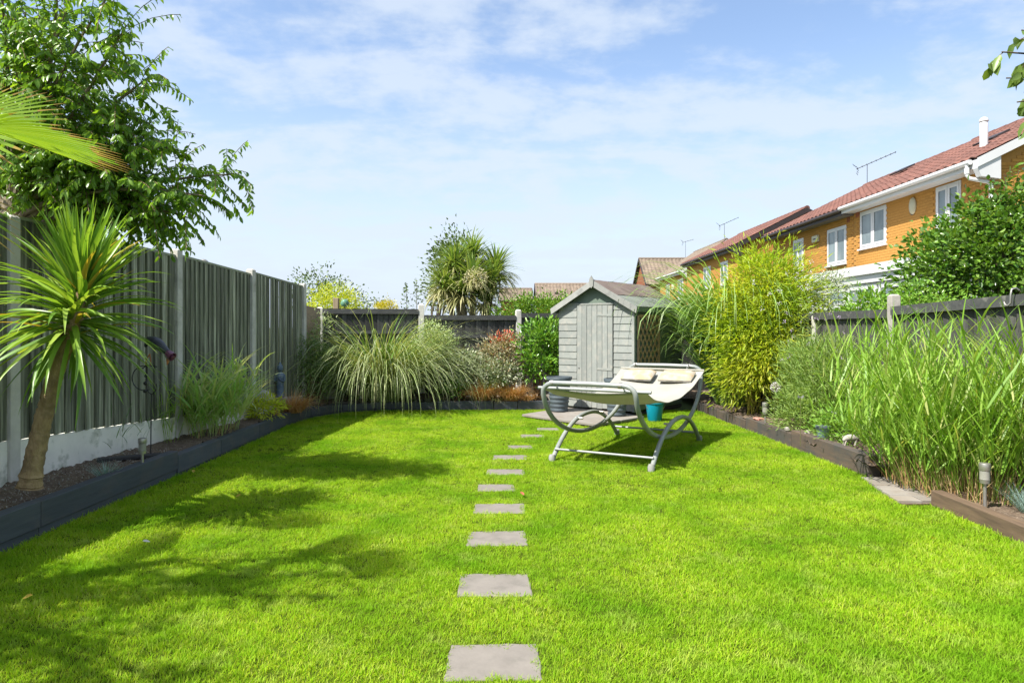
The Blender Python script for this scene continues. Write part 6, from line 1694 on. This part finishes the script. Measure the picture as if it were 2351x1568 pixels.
B().lathe([(0.115, 0.0), (0.12, .03), (0.10, .07), (0.06, .10), (0.01, .115)], (cc_.x, cc_.y, 0.17), 18, sx=1.0, sy=.8).build('shell', M['pot_grey'], tt, smooth=True)
B().tube([(cc_.x + .13 * math.cos(a), cc_.y - .1, 0.18 + .13 * math.sin(a)) for a in np.linspace(0.05, 2.4, 12)], 0.012, 8).build('handle', M['black'], tt, smooth=True)
B().lathe([(0.02, 0), (0.034, .02), (0.03, .045), (0.01, .06)], (cc_.x - .13, cc_.y - .03, 0.18), 10).build('head', M['statue'], tt, smooth=True)
# animal ornament on the right sleeper
px_, py_ = W(1951, 1032, 7.62).x, 7.62
an = thing('animal_ornament', 'small pale grey carved animal figure standing on the right sleeper', 'garden ornament', (px_, py_, 0.215))
zt = 0.228
B().tube([(px_ - .085, py_ - .02, zt + .055), (px_ - .06, py_ - .015, zt + .075), (px_ - .02, py_ - .005, zt + .085), (px_ + .03, py_, zt + .085), (px_ + .075, py_ + .01, zt + .07), (px_ + .10, py_ + .015, zt + .05)], [0.012, 0.028, 0.036, 0.040, 0.036, 0.018], 12).build('body', M['white_stone'], an, smooth=True)
for (dx, dy) in ((-.05, -.025), (-.045, .02), (.065, -.018), (.06, .028)):
    B().tube([(px_ + dx, py_ + dy, zt + .06), (px_ + dx - .012, py_ + dy - .004, zt + .03), (px_ + dx - .02, py_ + dy - .006, zt + .001)], [0.012, 0.009, 0.008], 7).build('leg', M['stone'], an, smooth=True)
for s in (-1, 1): B().lathe([(0.002, 0), (0.009, .006), (0.002, .022)], (px_ - .07, py_ + s * .016, zt + .085), 8).build('ear', M['stone'], an, smooth=True)
B().tube([(px_ + .1, py_ + .015, zt + .06), (px_ + .118, py_ + .018, zt + .085)], 0.005, 6).build('tail', M['stone'], an)
bp_ = W(1889, 1008, 8.22)
b2 = thing('small_pot', 'small pale blue glazed pot behind the right sleeper', 'plant pot', (bp_.x, 8.22, 0.2))
B().lathe([(0.055, 0), (0.062, .01), (0.078, .12), (0.086, .125), (0.086, .142), (0.074, .142), (0.07, .12), (0.01, .115)], (bp_.x, 8.22, 0.205), 22).build('body', M['pale_blue'], b2, smooth=True)
B().lathe([(0.088, .128), (0.094, .130), (0.094, .152), (0.085, .153)], (bp_.x, 8.22, 0.205), 22).build('rim', M['pot_grey'], b2, smooth=True)
rock('pebble', 'lumpy white stone left of the small blue pot', W(1856, 998, 8.5), (0.05, 0.045, 0.06), M['white_stone'], 5)
rock('pebble', 'lone white pebble on the right sleeper below the low mound', W(1808, 985, 8.9), (0.035, 0.03, 0.025), M['white_stone'], 6)
for i, (px, py, lab) in enumerate(((1915, 948, 'white wind-blown label stick high among the reeds, right of the low mound'), (1838, 912, 'small white butterfly stake in the low mound'), (1936, 955, 'white butterfly stake beside the reeds'))):
    c = W(px, py, 8.3)
    t = thing('butterfly_stake', lab, 'garden ornament', (c.x, 8.3, 0.15))
    B().tube([(c.x, 8.3, 0.1), tuple(c)], 0.003, 5).build('stick', M['stem'], t)
    w = B()
    for s in (-1, 1): w.plate([c, c + Vector((s * .03, -.01, .028)), c + Vector((s * .042, -.01, .01)), c + Vector((s * .02, -.006, -.016))], Vector((0, 0.002, 0)))
    w.build('wings', M['white_flake'], t)
gl = thing('glove', 'crumpled pinkish garden glove on the right bed by the stake light', 'glove', W(1728, 972, 9.9))
gc = Vector((3.58, 10.0, 0.205))
def blob(b, c, s, seed):
    r = np.random.default_rng(seed)
    b.lathe([(0.3 * s, -.35 * s), (0.9 * s, -.1 * s), (s, .12 * s), (0.6 * s, .38 * s), (0.05 * s, .45 * s)], c, 10, sx=1.3, sy=.8)
b = B(); blob(b, gc, 0.045, 1)
for k in range(4): b.tube([gc + Vector((.02, .012 * (k - 1.5), .002)), gc + Vector((.07 + .008 * (k % 2), .020 * (k - 1.5), .004)), gc + Vector((.11 - .008 * k, .024 * (k - 1.5), -.012))], [0.013, 0.012, 0.008], 7)
b.tube([gc, gc + Vector((-.02, -.05, 0)), gc + Vector((.01, -.085, -.008))], [0.015, 0.013, 0.008], 7)
b.build('fabric', M['pink'], gl, smooth=True)
# post and feeder behind the back fence, hook on the right fence
o = B().box((0, 0, 0), (0.12, 0.12, 2.2)).build('wooden_stake', M['wood_weather'], None, bevel=0.01, world=Matrix.Translation(W(772, 700, 15.0) + Vector((0, 0, -0.95)))); tag(o, 'weathered brown timber stake among the lime shrub behind the back fence', 'post')
fd = thing('bird_feeder', 'round green bird feeder beside the timber stake behind the fence', 'bird feeder', W(790, 690, 14.9))
fc_ = W(792, 692, 14.9)
B().lathe([(0.01, .0), (0.085, .005), (0.095, .03), (0.07, .09), (0.03, .12), (0.01, .125)], fc_ - Vector((0, 0, .07)), 18, Matrix.Rotation(R(35), 3, 'X')).build('roof', M['green_plastic'], fd, smooth=True)
B().tube([fc_, (fc_.x, 14.9, 0)], 0.012, 6).build('pole', M['black'], fd)
hk = thing('fence_hook', 'grey metal hook over the top rail of the right fence', 'hook', W(2330, 690, 6.0))
h0 = Vector((4.44, 6.02, 1.86))
B().tube([h0 + Vector((.03, 0, .01)), h0 + Vector((.0, 0, .03)), h0 + Vector((-.035, 0, .02)), h0 + Vector((-.045, 0, -.03)), h0 + Vector((-.045, 0, -.10)), h0 + Vector((-.055, .02, -.125)), h0 + Vector((-.06, .05, -.115)), h0 + Vector((-.06, .06, -.09))], 0.008, 8).build('hook', M['steel'], hk, smooth=True)
# fallen leaves on the lawn
FL = [(52, 1373, 'yellow fallen leaf on the lawn near the lower left corner'), (445, 1085, 'pale fallen leaf on the lawn close to the left sleepers'), (345, 1243, 'white petal-like leaf on the shaded lawn at the left'),
      (540, 1140, 'small tan fallen leaf on the lawn left of the path'), (1203, 1137, 'dark brown fallen leaf beside the fifth stepping stone'), (2140, 1235, 'pale dry leaf on the lawn near the brown timber')]
for i, (px, py, lab) in enumerate(FL):
    c = G(px, py, 0.03); r = np.random.default_rng(i)
    V, Fc = leaf_arrays(np.array([[0, 0, 0.0]]), np.array([[math.cos(i * 2.1), math.sin(i * 2.1), 0.15]]), np.array([[0.2, -0.5, 1.0]]), 0.065, 0.035, fold=0.25, hi=True, droop=-0.2)
    me = np_mesh('fallen_leaf', V, Fc, LM['cord_gold'] if i not in (2, 4) else (LM['white_fl'] if i == 2 else M['red_brick']), True)
    o = attach(bpy.data.objects.new('fallen_leaf', me), None, Matrix.Translation(c)); tag(o, lab, 'leaf', 'fallen leaves on the lawn')
